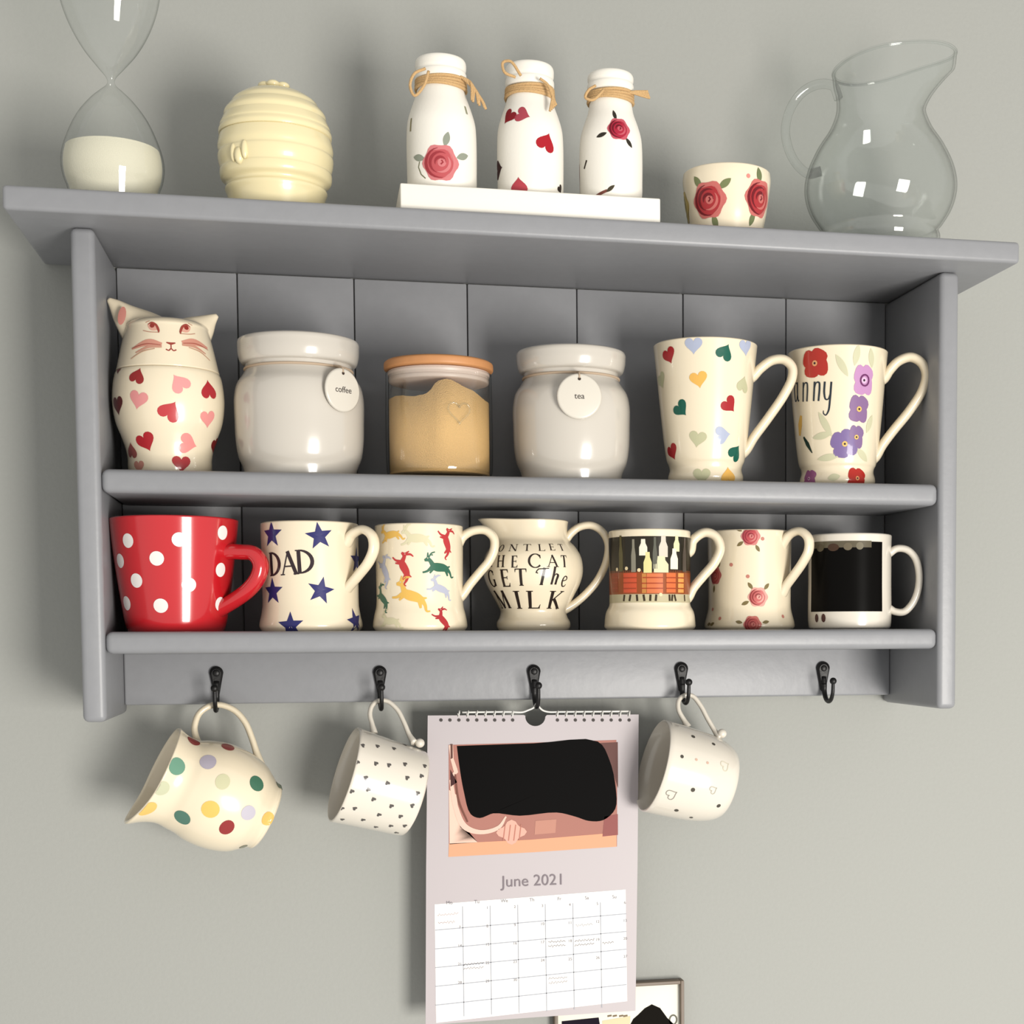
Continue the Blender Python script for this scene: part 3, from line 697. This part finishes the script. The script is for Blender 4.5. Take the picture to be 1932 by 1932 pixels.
for ch, x in (('a', 1503), ('n', 1520), ('n', 1541), ('y', 1562)): letter(pr, ch, x, 739, 35, (38, 48, 58), .9, layer=1, rot=-4)
pr.done('lettering', g.root, join=True)

# ---- lower board ----------------------------------------------------
YL = -.083; LG = 'mugs on the lower board'
g = Ware('polka_dot_mug', 'wide bright red mug with white polka dots', 'mug', 331, YL, ZL, 1100, LG)
REDG = mat('red_glaze', (180, 26, 34), .18, coat=.7)
g.body('mug_body', REDG, [(86, None), (90, 1182), (93, 1170), (99, 1130), (106, 1080), (112, 1030), (116, 992), (117, 982)])
g.handle([(94, 1040), (116, 1040), (140, 1043), (152, 1062), (148, 1086), (132, 1110), (108, 1130), (84, 1145)], 29, REDG, alpha=28, flat=1.25)
pr = g.printer()
for x, y in ((242, 1020), (338, 1018), (296, 1054), (416, 1075), (257, 1096), (357, 1103), (304, 1143), (227, 1058), (239, 1138), (415, 1140), (420, 1005)): pr.shape(x, y, circle(13.2, 22), (246, 240, 236))
pr.done('printed_dot', g.root)

def half_pint(name, label, px, R, Rf, ytop, yfoot, waist, hpts, alpha=0, th=17, mt=CREAM, Y=YL):
    g = Ware(name, label, 'mug', px, Y, ZL, 1100, LG)
    g.body('mug_body', mt, [(Rf-5, None), (Rf, yfoot-5), (Rf, yfoot-12), (Rf-3, waist+12), (R+1, waist), (R, waist-8), (R, 1090), (R+.5, 1040), (R+1, ytop+14), (R+1, ytop+5)])
    g.handle([(x-px, y) for x, y in hpts], th, mt, alpha=alpha)
    return g
g = half_pint('star_mug', 'cream mug with navy blue stars and the word DAD', 586, 89, 95, 985, 1188, 1150, [(650, 1028), (662, 1008), (682, 998), (698, 1010), (701, 1032), (692, 1058), (672, 1086), (656, 1106), (644, 1122)], 38)
pr = g.printer(); NAVY = (46, 46, 104)
for x, y, ro in ((513, 1008, 0), (603, 1012, 8), (515, 1116, 0), (606, 1114, -12), (548, 1180, 3), (671, 1172, 10), (672, 1058, 0)): pr.shape(x, y, dense(star(26), 2), NAVY, rot=ro)
pr.done('printed_star', g.root)
for ch, x, y, ws in (('D', 518, 1064, .8), ('A', 545, 1062, .95), ('D', 574, 1060, .95)): letter(pr, ch, x, y, 43, (52, 40, 44), ws, rot=3)
pr.done('lettering', g.root, join=True)

g = half_pint('animal_mug', 'cream mug with leaping red, green and yellow animals', 792, 81, 88, 989, 1188, 1147, [(862, 1030), (874, 1012), (892, 1001), (916, 1000), (931, 1014), (932, 1034), (922, 1058), (904, 1080), (886, 1102), (870, 1124)], 5, Y=-.094)
pr = g.printer()
def animal(px, py, col, k=1., flip=1, rot=0, antler=False):
    k *= 1.15
    S = lambda pts, wd: pr.stroke(px, py, [(x*k*flip, y*k) for x, y in pts], np.asarray(wd)*k*1.25, col, smooth=True, rot=rot)
    S([(-20, 4), (-8, 1), (8, 1), (20, -1)], [9, 15, 14, 10]); S([(-17, 5), (-24, 14), (-29, 17)], [9, 7, 8]); S([(-29, 16), (-36, 13)], [8, 4])
    S([(-27, 20), (-22, 30), (-14, 34)], [4, 4, 2] if not antler else [2, 2.5, 2]); S([(-29, 20), (-30, 31)], [4, 2])
    if antler: S([(-25, 26), (-18, 27)], 2)
    S([(-18, 0), (-28, -10), (-38, -14)], [7, 4, 3]); S([(-14, -2), (-22, -14)], [5, 3]); S([(18, 0), (28, -8), (34, -18), (40, -16)], [9, 5, 3, 2]); S([(16, -3), (22, -16)], [7, 3]); S([(21, 3), (27, 6)], [4, 2])
G_, B_, Y_, S_ = (52, 104, 82), (186, 188, 204), (236, 188, 92), (222, 214, 178)
for a in ((843, 1025, (190, 58, 60), .62, 1, -70), (762, 1072, (196, 62, 62), .66, 1, -62), (830, 1071, G_, .72, 1, -5, True), (738, 1010, Y_, .6, 1, 10), (788, 1016, S_, .7, 1, 0), (726, 1078, B_, .66, 1, -60), (832, 1112, B_, .6, 1, -20), (778, 1126, Y_, .85, 1, -18), (722, 1130, G_, .62, 1, -35), (836, 1172, (178, 50, 54), .55, 1, -50), (737, 1172, S_, .6, 1, 0)): animal(*a)
pr.done('printed_animal', g.root)

# bulbous jug-mug
g = Ware('lettered_jug', 'round-bellied cream jug lettered in black about the cat and milk', 'jug', 1006, -.064, ZL, 1100, LG)
azl = g.front-PI/2
def spout(r, z, th):
    f = np.clip((z-g.z(1030))/(g.z(985)-g.z(1030)), 0, 1); k = np.clip(np.cos(th-azl-.15), 0, 1)**6
    return r+f*g.s*36*k, z+f*g.s*3*k
g.body('jug_body', CREAM, [(65, None), (69, 1183), (69, 1174), (64, 1164), (62, 1154), (66, 1144), (78, 1122), (89, 1100), (94, 1078), (91, 1052), (80, 1032), (68, 1019), (65, 1006), (66, 990), (67, 985)], deform=spout, n=6)
g.surf.deform = None
g.handle([(60, 1020), (72, 1006), (88, 994), (110, 991), (130, 1002), (142, 1026), (138, 1060), (122, 1094), (102, 1118), (82, 1136), (70, 1144)], 15, CREAM)
pr = g.printer(); BK = (44, 34, 30)
for ch, x, y, h, ws in (('D', 931, 1033, 15, 1), ('O', 946, 1034, 15, .9), ('N', 969, 1034, 15, 1.4), ('T', 994, 1033, 15, 1.3), ('L', 1021, 1033, 15, 1.2), ('E', 1041, 1033, 15, 1.2), ('T', 1059, 1033, 15, 1.0),
                        ('T', 928, 1059, 22, .7), ('H', 945, 1059, 22, .95), ('E', 970, 1059, 22, .95), ('C', 1009, 1058, 26, 1.15), ('A', 1043, 1059, 22, 1.2), ('T', 1065, 1059, 22, .8),
                        ('G', 928, 1091, 32, .75), ('E', 953, 1090, 33, .95), ('T', 982, 1089, 32, .9), ('t', 1023, 1087, 32, .85), ('h', 1047, 1088, 30, .95), ('e', 1066, 1092, 30, .85),
                        ('M', 948, 1131, 37, .85), ('I', 977, 1131, 37, 1.0), ('L', 1008, 1131, 37, 1.0), ('K', 1048, 1131, 37, 1.0)):
    letter(pr, ch, x, y, h, BK, ws)
pr.done('lettering', g.root, join=True)

# mug printed with bottles and crates
g = half_pint('bottle_print_mug', 'cream mug printed with dark bottles above orange crates', 1226, 76, 86, 999, 1188, 1143, [(1302, 1040), (1308, 1020), (1330, 1005), (1350, 1012), (1359, 1034), (1348, 1062), (1326, 1088), (1308, 1110), (1298, 1128)], 0, 18, Y=-.094)
pr = g.printer()
def band(px, x0, x1, y0, y1, col, layer=0):
    """a wrapped rectangle between columns x0..x1 and rows y0..y1 about column px (arc lengths)"""
    cx, cy = (x0+x1)/2, (y0+y1)/2; n = max(1, int((x1-x0)/4))
    pts = [(x0-px+(x1-x0)*i/n, 0) for i in range(n+1)]
    pr.stroke(px, cy, pts, y1-y0, col, layer)
band(1226, 1110, 1345, 1012, 1078, (40, 36, 26)); band(1226, 1110, 1345, 1076, 1120, (150, 74, 34)); band(1226, 1110, 1345, 1119, 1136, (196, 184, 150))
for x, y0, y1, wd, col in ((1172, 1012, 1078, 10, (98, 90, 58)), (1195, 1018, 1078, 9, (140, 134, 118)), (1214, 1018, 1048, 15, (240, 234, 214)), (1222, 1042, 1080, 15, (226, 218, 152)), (1236, 1014, 1072, 8, (96, 96, 84)), (1251, 1012, 1050, 17, (214, 206, 190)), (1247, 1050, 1080, 28, (222, 216, 178)), (1276, 1012, 1040, 14, (232, 230, 180)), (1272, 1036, 1074, 17, (248, 242, 214)), (1291, 1016, 1078, 12, (84, 74, 66))):
    h = y1-y0
    pr.stroke(x, (y0+y1)/2, [(0, h/2), (0, h*.25), (0, 0), (0, -h/2)], [wd*.5, wd*.55, wd, wd], col, 1)
for x, wd, col in ((1160, 22, (150, 60, 24)), (1188, 28, (208, 86, 52)), (1216, 8, (196, 130, 66)), (1236, 30, (214, 118, 72)), (1266, 20, (216, 112, 62)), (1284, 16, (226, 160, 86))):
    band(x, x-wd/2, x+wd/2, 1082, 1118, col, 1)
    for yy in (1090, 1100, 1110): band(x, x-wd/2, x+wd/2, yy-1, yy+1, (166, 66, 34), 2)
for x in (1178, 1190, 1203, 1214, 1228, 1236, 1262, 1268, 1274, 1290): pr.stroke(x, 1128, [(random.uniform(-3, 3), 6), (random.uniform(-3, 3), -6)], 4, (58, 44, 26), 1)
for x, y in ((1183, 1072), (1206, 1076), (1247, 1122), (1165, 1074)): pr.shape(x, y, circle(3.5, 8), (236, 214, 170), layer=2)
pr.done('bottle_print', g.root, join=True)

g = half_pint('rose_mug', 'cream mug with sprigs of small pink roses', 1414, 78, 85, 1000, 1188, 1152, [(1470, 1052), (1476, 1028), (1490, 1008), (1508, 1003), (1522, 1016), (1523, 1038), (1512, 1062), (1496, 1086), (1482, 1106), (1474, 1122)], 32, 16, Y=-.062)
pr = g.printer(); gl = (128, 112, 72)
rose(pr, 1416, 1012, 17, leaves=((215, .4), (300, .5), (150, .5)), gcol=gl, base=(218, 138, 132), mid=(196, 84, 88), dark=(150, 52, 62)); rose(pr, 1350, 1085, 17, leaves=((260, .5), (60, .3)), gcol=gl, mid=(170, 70, 66), base=(186, 100, 94), dark=(130, 46, 48))
rose(pr, 1431, 1126, 18, leaves=((125, .4), (50, .4), (205, .45)), gcol=gl, base=(232, 168, 156), mid=(206, 108, 104), dark=(150, 60, 60)); rose(pr, 1420, 1178, 16, leaves=((170, .6), (10, .6)), gcol=gl, base=(206, 118, 108), mid=(186, 84, 80), dark=(140, 50, 52))
for x, y in ((1380, 1065), (1411, 1088), (1439, 1017), (1358, 1167), (1477, 1163), (1345, 1150)): pr.shape(x, y, circle(3.5, 10), (200, 130, 116))
for x, ro in ((1338, 10), (1344, 200)): pr.shape(x, 1178, leaf(14, 6), gl, rot=ro)
pr.done('printed_rose', g.root)

g = Ware('photo_mug', 'straight white mug with a nearly black picture wrapped round it', 'mug', 1603, YL-.002, ZL, 1100, LG)
g.body('mug_body', WHITEG, [(70, None), (76, 1184), (78, 1176), (78, 1100), (78, 1030), (78.5, 1012)])
g.handle([(72, 1046), (88, 1036), (106, 1038), (121, 1052), (129, 1078), (128, 1112), (117, 1140), (101, 1155), (84, 1154), (70, 1146)], 14, WHITEG)
pr = g.printer()
band(1603, 1515, 1671, 1024, 1152, (12, 11, 10)); band(1603, 1520, 1645, 1020, 1032, (96, 88, 70), 1)
for x, wd, y, col in ((1548, 18, 1034, (84, 76, 56)), (1572, 22, 1033, (70, 48, 32)), (1600, 16, 1031, (110, 100, 80)), (1622, 14, 1030, (120, 112, 92))): pr.shape(x, y, circle(wd/2, 18, 7), col, layer=2)
for x in (1541, 1554): pr.shape(x, 1166, circle(5, 10, 8), (80, 48, 44))
pr.done('picture_print', g.root, join=True)

# ------------------------------------------------------------------ ware hanging from the hooks
def hang(name, label, cat, base, ax, beta, Y, hk, group=None):
    """base: photograph point of the foot centre; ax: direction foot -> mouth in the picture; beta: degrees the mouth turns to the viewer"""
    p = at(*base, Y); v = CAM-p; v /= np.linalg.norm(v)
    r = RIGHT-v*(RIGHT@v); r /= np.linalg.norm(r); u = np.cross(v, r)
    a = np.array(ax, float); a /= np.linalg.norm(a); im = r*a[0]+u*(-a[1]); b = math.radians(beta)
    Z = im*math.cos(b)+v*math.sin(b); perp = r*a[1]*-1*-1+u*a[0] if 0 else np.cross(v, im)
    X = -perp if perp@u < 0 else perp            # local x: up in the picture, where the handle sits
    X = X-Z*(X@Z); X /= np.linalg.norm(X); Yv = np.cross(Z, X)
    M = np.eye(4); M[:3, 0], M[:3, 1], M[:3, 2], M[:3, 3] = X, Yv, Z, p
    root = thing(name, label, cat, group=group, M=Matrix(M.tolist()))
    return root, M, scale_at(p)
def to_local(M, P): return np.linalg.inv(M)@np.append(P, 1)
def cup(root, M, s, prof, mt, wall, deform=None, hollow_base=.006, name='mug_body'):
    P = catmull([(r*s, t*s) for r, t in prof], 7); sf = Surf(M, P[:, 0], np.maximum.accumulate(P[:, 1]+np.arange(len(P))*1e-7), deform)
    rt_, zt = P[-1]
    path = [(0, .001), (P[0, 0]-.003, .001)]+[tuple(q) for q in P]+[(rt_-wall*.3, zt+wall*.28), (rt_-wall*.7, zt+wall*.2)]
    path += [(r-wall, z) for r, z in P[::-3] if hollow_base < z <= zt-wall*.3]+[(path[2][0]-wall-.004, hollow_base), (0, hollow_base)]
    revolve(name, path, mt, root, 80, deform); return sf
def loop(root, M, pts, Y, th, mt, s, hk, flat=1.3, name='handle'):
    """handle through the photograph points pts, leaning so that its top lies in the hook"""
    top = min(p[1] for p in pts); bot = max(p[1] for p in pts); P = []
    for x, y in pts:
        f = ((bot-y)/(bot-top))**.7; P.append(to_local(M, at(x, y, Y+(hk[1]-Y)*f))[:3])
    P = catmull(P, 7); n = len(P); e = np.linspace(0, 1, n); rad = th/2*s*(1+.5*np.exp(-(e/.08)**2)+.5*np.exp(-((1-e)/.08)**2))
    return tubes(name, [dict(P=P, rad=rad, ring=14, flat=flat, side=(0, 1, 0))], mt, root)

YH = -.058
# spotted jug
root, M, s = hang('spotted_jug', 'cream jug with coloured spots hanging spout down from hook', 'jug', (503, 1541), (-188, -82), 12, YH, HOOKS[0])
def jspout(r, z, th):
    f = np.clip((z-140*s)/(70*s), 0, 1)**1.3; k = np.clip(np.cos(th-PI+.0), 0, 1)**4
    return r+f*k*24*s, z+f*k*14*s
sf = cup(root, M, s, [(62, 0), (66, 4), (66, 9), (76, 24), (88, 42), (96, 68), (99, 98), (97, 125), (88, 155), (80, 174), (80, 192), (85, 208), (87, 214)], CREAM, .0032, jspout, name='jug_body')
loop(root, M, [(378, 1418), (370, 1392), (367, 1372), (376, 1346), (396, 1332), (416, 1330), (442, 1340), (462, 1362), (475, 1392), (484, 1420), (492, 1446)], YH, 12, CREAM, s, HOOKS[0])
pr = Print(sf, s, .0003)
for x, y, col, r, sy in ((430, 1409, (146, 58, 52), 15, .8), (365, 1399, (146, 58, 52), 14, .9), (334, 1446, (110, 156, 132), 16, 1), (393, 1438, (180, 172, 186), 16, .9), (420, 1475, (212, 210, 172), 15, .85), (484, 1478, (70, 116, 92), 15, 1), (305, 1488, (206, 208, 176), 14, .95), (279, 1526, (246, 200, 112), 16, .8), (398, 1527, (246, 198, 106), 16, 1), (344, 1543, (84, 126, 110), 14, 1.1), (468, 1534, (200, 194, 206), 14, 1), (428, 1561, (152, 56, 54), 16, .8), (505, 1545, (240, 192, 104), 13, 1), (528, 1483, (120, 130, 110), 10, 1), (459, 1597, (130, 130, 110), 8, 1)):
    pr.shape(x, y, circle(r, 20), col, sy=sy)
pr.done('printed_dot', root)
# matching spots inside the lip
# small-heart mug beside the calendar
root, M, s = hang('hanging_heart_mug', 'white cup with rows of tiny dark hearts hanging beside calendar', 'mug', (783, 1498), (-133, -37), 13, YH, HOOKS[1], 'white cups hanging from the hooks')
sf = cup(root, M, s, [(76, 0), (81, 3), (83, 10), (86, 60), (89, 110), (91, 138)], WHITEG, .0028)
loop(root, M, [(706, 1384), (702, 1366), (698, 1346), (703, 1330), (715, 1322), (731, 1323), (749, 1338), (762, 1362), (772, 1386), (782, 1402)], YH, 9, WHITEG, s, HOOKS[1])
bm = bmesh.new(); bmesh.ops.create_uvsphere(bm, u_segments=14, v_segments=10, radius=9*s)
k = to_local(M, at(792, 1402, YH))[:3]; obj('handle_scroll', [np.array(v.co)+k for v in bm.verts], [tuple(v.index for v in f.verts) for f in bm.faces], WHITEG, root); bm.free()
pr = Print(sf, s); q = 1/4.6
for x, y in ((570, 950), (700, 955), (840, 975), (935, 945), (525, 1095), (685, 1105), (795, 1120), (938, 1112), (1110, 1125), (1080, 1215), (955, 1225), (475, 1345), (1045, 1360), (665, 1415), (820, 1470), (500, 1495), (372, 1485), (712, 1548), (897, 1560), (393, 1590), (575, 1595), (815, 1645), (685, 1655), (935, 1645), (865, 1705), (595, 1230), (785, 1275), (715, 850), (815, 890), (1000, 1470), (620, 1330)):
    pr.shape(560+x*q, 1200+y*q, heart(9, 14), (92, 88, 84), rot=150+random.uniform(-30, 30))
pr.done('printed_heart', root)
# dotted mug right of the calendar
root, M, s = hang('hanging_dotted_mug', 'rounded white cup with few dark dots hanging with open mouth showing', 'mug', (1373, 1480), (-141, -36), 19, YH, HOOKS[3], 'white cups hanging from the hooks')
sf = cup(root, M, s, [(52, 0), (62, 3), (70, 12), (77, 28), (83, 55), (86, 90), (88, 150)], WHITEG, .0028)
loop(root, M, [(1298, 1372), (1290, 1358), (1280, 1338), (1281, 1321), (1292, 1312), (1306, 1313), (1321, 1330), (1335, 1356), (1348, 1378), (1358, 1394)], YH, 9, WHITEG, s, HOOKS[3])
bm = bmesh.new(); bmesh.ops.create_uvsphere(bm, u_segments=14, v_segments=10, radius=9*s)
k = to_local(M, at(1362, 1384, YH))[:3]; obj('handle_scroll', [np.array(v.co)+k for v in bm.verts], [tuple(v.index for v in f.verts) for f in bm.faces], WHITEG, root); bm.free()
pr = Print(sf, s); q = 1/4.11
for x, y, r in ((567, 697, 4), (480, 855, 3.4), (565, 1110, 4.2), (765, 1235, 4.2), (437, 1270, 4.2), (725, 755, 3.6), (550, 1325, 3.6), (820, 730, 3)): pr.shape(1170+x*q, 1220+y*q, circle(r, 10), (80, 76, 68))
for x, y in ((590, 878), (680, 900)): pr.shape(1170+x*q, 1220+y*q, circle(2.6, 10), (216, 180, 160))
for x, y, sz, col in ((400, 1145, 20, (150, 146, 136)), (725, 1112, 14, (186, 180, 166)), (815, 920, 18, (214, 208, 186))):
    hh = heart(sz); hh.append(hh[0]); pr.stroke(1170+x*q, 1220+y*q, hh, 1.6, col, rot=40, step=9)
pr.done('printed_heart', root)

# ------------------------------------------------------------------ calendar
YC = -.040
cal = thing('wall_calendar', 'spiral bound June 2021 calendar hanging from the middle hook', 'calendar', (0, 0, 0))
def A(px, py, off=0.): p = at(px, py, YC); return (p[0], YC-off, p[2])
ol = [(807, 1350), (988, 1349)]+[(1010+19*math.cos(a), 1352+18*math.sin(a)) for a in np.linspace(PI*1.03, 0, 15)]+[(1032, 1349), (1205, 1348), (1203, 1620), (1199, 1907), (1000, 1920), (803, 1934), (804, 1640)]
V = [A(x, y) for x, y in ol]; n = len(V); V += [(x, YC+.0012, z) for x, y, z in V]
bm = bmesh.new(); vv = [bm.verts.new(v) for v in V]; bm.faces.new(vv[:n]); bm.faces.new(vv[n:][::-1])
for i in range(n): bm.faces.new((vv[i], vv[n+i], vv[n+(i+1) % n], vv[(i+1) % n]))
bmesh.ops.recalc_face_normals(bm, faces=bm.faces); bmesh.ops.triangulate(bm, faces=bm.faces)
me = bpy.data.meshes.new('page'); bm.to_mesh(me); bm.free(); me.materials.append(mat('calendar_paper', (168, 160, 162), .5, var=.02, bscale=12))
pg = bpy.data.objects.new('page', me); C.objects.link(pg); pg.parent = cal
cs_ = scale_at(at(1000, 1600, YC)); pl = PlaneS(YC)
pr = Print(pl, cs_, .0002)
def quad(pts, col, layer):                         # flat printed patch given by its outline
    c = np.mean(pts, 0); pr.shape(c[0], c[1], [(x-c[0], c[1]-y) for x, y in pts], col, layer=layer)
# the picture: a near-black scene over a pink and tan foreground
quad([(849, 1402), (1007, 1401), (1166, 1399), (1167, 1505), (1166, 1603), (1005, 1607), (847, 1611), (848, 1505)], (176, 120, 108), 0)
quad([(848, 1586), (1000, 1584), (1166, 1576), (1166, 1603), (1005, 1608), (847, 1611)], (232, 168, 132), 1)
quad([(848, 1490), (862, 1500), (868, 1560), (900, 1590), (848, 1592)], (240, 204, 186), 1)
ed = [(864, 1404), (1007, 1402), (1130, 1401), (1152, 1436), (1164, 1490), (1163, 1530), (1140, 1551), (1112, 1552), (1086, 1543), (1050, 1534), (980, 1538), (930, 1532), (905, 1540), (888, 1532), (876, 1490), (868, 1440)]
quad([tuple(p) for p in catmull(ed+ed[:1], 4)[:-1]], (6, 5, 5), 2)
quad([(1132, 1401), (1166, 1400), (1166, 1488), (1150, 1440)], (104, 70, 64), 1)
pr.stroke(900, 1520, [(-48, 50), (-40, 0), (-24, -38), (6, -50), (40, -42), (54, -22)], [6, 9, 11, 8, 7, 3], (238, 200, 182), 3, smooth=True)
pr.stroke(900, 1520, [(-40, 60), (-34, 10), (-18, -30)], [3, 4, 3], (120, 74, 62), 4, smooth=True)
pr.shape(965, 1570, blob(22, 20, .2, 4), (232, 176, 158), layer=3, sx=1.1, sy=.9)
for dx in (-12, -2, 8, 18): pr.stroke(965, 1570, [(dx, 14), (dx-4, -16)], 2, (188, 124, 108), 4)
quad([(1010, 1548), (1050, 1546), (1048, 1572), (1008, 1574)], (196, 140, 122), 2); quad([(1140, 1540), (1166, 1536), (1166, 1576), (1136, 1578)], (150, 88, 84), 2)
pr.stroke(856, 1440, [(-5, 34), (-3, 8), (4, -16), (-5, -26)], [8, 6, 8, 3], (236, 200, 182), 3); quad([(850, 1452), (862, 1476), (850, 1484)], (70, 36, 34), 4); quad([(850, 1404), (854, 1404), (854, 1430), (850, 1432)], (100, 66, 58), 4)
pr.done('picture', cal, .55, join=True)
# date grid
c00, c10, c11, c01 = map(np.array, ((822, 1697), (1185, 1684), (1187, 1901), (822, 1921)))
def G(u, v): return (c00*(1-u)+c10*u)*(1-v)+(c01*(1-u)+c11*u)*v
quad([tuple(G(u, v)) for u, v in ((0, 0), (.5, 0), (1, 0), (1, .5), (1, 1), (.5, 1), (0, 1), (0, .5))], (250, 248, 244), 0)
V0 = .065
def gline(a, b, col, wd=1.3):
    A0, B0 = G(*a), G(*b); c = (A0+B0)/2; pr.stroke(c[0], c[1], [(A0[0]-c[0], c[1]-A0[1]), (B0[0]-c[0], c[1]-B0[1])], wd, col, 1, step=60)
for i in range(1, 7): gline((i/7, V0), (i/7, 1), (176, 178, 184), 1.6)
for j in range(1, 6): gline((0, V0+(1-V0)*j/6), (1, V0+(1-V0)*j/6), (172, 176, 184), 1.6)
pr.done('date_grid', cal, .6, join=True)
# handwriting in the date boxes, too small to read
def scrib(px, py, wd, lines, col=(120, 112, 112)):
    for l in range(lines):
        pts = [(x, 2.0*math.sin(x*1.1+l)+random.uniform(-1, 1)+wd*.035*(x/wd)) for x in np.arange(-wd/2, wd/2, 2.2)]
        pr.stroke(px, py+l*8, pts, 1.1, col, 1, step=9)
for a in ((845, 1725, 40, 1, (196, 176, 172)), (843, 1740, 32, 1, (180, 160, 158)), (1102, 1745, 34, 1, (176, 172, 172)), (1051, 1776, 34, 2), (1103, 1774, 38, 2), (1148, 1778, 24, 1), (894, 1818, 38, 2, (150, 142, 142)), (1053, 1845, 36, 2, (160, 150, 148))): scrib(*a)
pr.done('handwriting', cal, .6, join=True)
TV, TF = [], []
def put(body, px, py, size, rot=0.):
    v, f = text_mesh(body, size); p = at(px, py, YC); k = len(TV); c, s2 = math.cos(rot), math.sin(rot)
    TV.extend([(p[0]+x*c-y*s2, YC-.0006, p[2]+x*s2+y*c) for x, y, _ in v]); TF.extend([tuple(i+k for i in q) for q in f])
put('June 2021', 1006, 1662, 30*cs_)
obj('month_lettering', TV, TF, ink((132, 122, 128), .6), cal, smooth=False); TV, TF = [], []
for i, d in enumerate(('Mo', 'Tu', 'We', 'Th', 'Fr', 'Sa', 'Su')):
    p = G((i+.5)/7, .033); put(d, p[0], p[1], 9*cs_)
for d in range(1, 31):
    c, r = d % 7, d//7
    p = G((c+.88)/7, V0+(1-V0)*(r+.14)/6); put(str(d), p[0], p[1], 7.5*cs_)
obj('day_lettering', TV, TF, ink((150, 146, 150), .6), cal, smooth=False)
# punched holes, wire binding and hanger
V, F = [], []
for i in range(22):
    x = 832+i*16.9
    if 980 < x < 1040: continue
    k = len(V); c = A(x, 1358.5, .0004); V.append(c); V += [(c[0]+3.2*cs_*math.cos(a), c[1], c[2]+3.2*cs_*math.sin(a)) for a in np.linspace(0, 2*PI, 10, endpoint=False)]
    F += [(k, k+1+j, k+1+(j+1) % 10) for j in range(10)]
obj('punched_holes', V, F, ink((74, 70, 68), .6), cal)
WIRE = mat('white_wire', (214, 212, 206), .35)
sp = []
for i in range(22):
    x = 832+i*16.9
    if 980 < x < 1040 or x < 865: continue
    c = np.array(A(x, 1346.5)); sp.append(dict(P=[c+np.array([.0008*math.cos(a*.5), .0024*math.cos(a), .0026*math.sin(a)]) for a in np.linspace(0, 2*PI, 16)], rad=.0006, ring=6, caps=False))
tubes('wire_binding', sp[:len(sp)//2-1], WIRE, cal); tubes('wire_binding', sp[len(sp)//2-1:], WIRE, cal)
hk = HOOKS[2]; topz = hk[2]+.0022
pts = [A(872, 1344), A(960, 1343), A(986, 1343.5), A(996, 1340), (hk[0]-.0028, hk[1], topz-.003), (hk[0], hk[1], topz+.0006), (hk[0]+.0028, hk[1], topz-.003), A(1024, 1340), A(1034, 1343), A(1060, 1343), A(1186, 1342)]
tubes('hanger', [dict(P=catmull(pts, 5), rad=.0009, ring=8)], WIRE, cal)

# ------------------------------------------------------------------ framed print low on the wall
YF = -.012
fr = thing('framed_print', 'thin brown framed white print with dark rounded motif, under the calendar', 'picture', (0, 0, 0))
x0 = at(1046, 1900, YF)[0]; x1 = at(1291, 1900, YF)[0]; zt = at(1291, 1850, YF)[2]; zb = zt-.18; fw = .0035
FRM = mat('brown_frame', (104, 90, 76), .5, var=.1, bscale=80)
box('frame_side', x1-fw, x1, YF, -.0006, zb, zt, FRM, fr, bev=.0006); box('frame_side', x0, x0+fw, YF, -.0006, zb, zt, FRM, fr, bev=.0006)
box('frame_top', x0+fw, x1-fw, YF, -.0006, zt-fw, zt, FRM, fr, bev=.0006); box('frame_bottom', x0+fw, x1-fw, YF, -.0006, zb, zb+fw, FRM, fr, bev=.0006)
box('sheet', x0+fw, x1-fw, YF+.006, -.0007, zb+fw, zt-fw, mat('sheet_paper', (215, 213, 200), .6), fr, bev=0)
YS = YF+.006; pr = Print(PlaneS(YS), scale_at(at(1200, 1900, YS)), .0002)
quad([(1230, 1894), (1216, 1901), (1204, 1912), (1194, 1920), (1184, 1938), (1180, 1975), (1192, 2010), (1230, 2030), (1270, 2010), (1288, 1970), (1276, 1938), (1260, 1922), (1246, 1902)], (18, 14, 10), 1)
quad([(1060, 1924), (1130, 1921), (1136, 1960), (1120, 2000), (1060, 2000)], (30, 22, 34), 1)
quad([(1136, 1924), (1190, 1918), (1186, 1990), (1140, 1990)], (226, 214, 176), 0)
pr.stroke(1270, 1924, [(7*math.cos(a), 9*math.sin(a)) for a in np.linspace(0, 2*PI, 18)], 3, (110, 108, 96), 1)
for x in (1150, 1160, 1172, 1180): pr.stroke(x, 1917, [(-4, 0), (4, 1)], 3, (130, 110, 84), 2)
pr.done('motif_print', fr, .6, join=True)
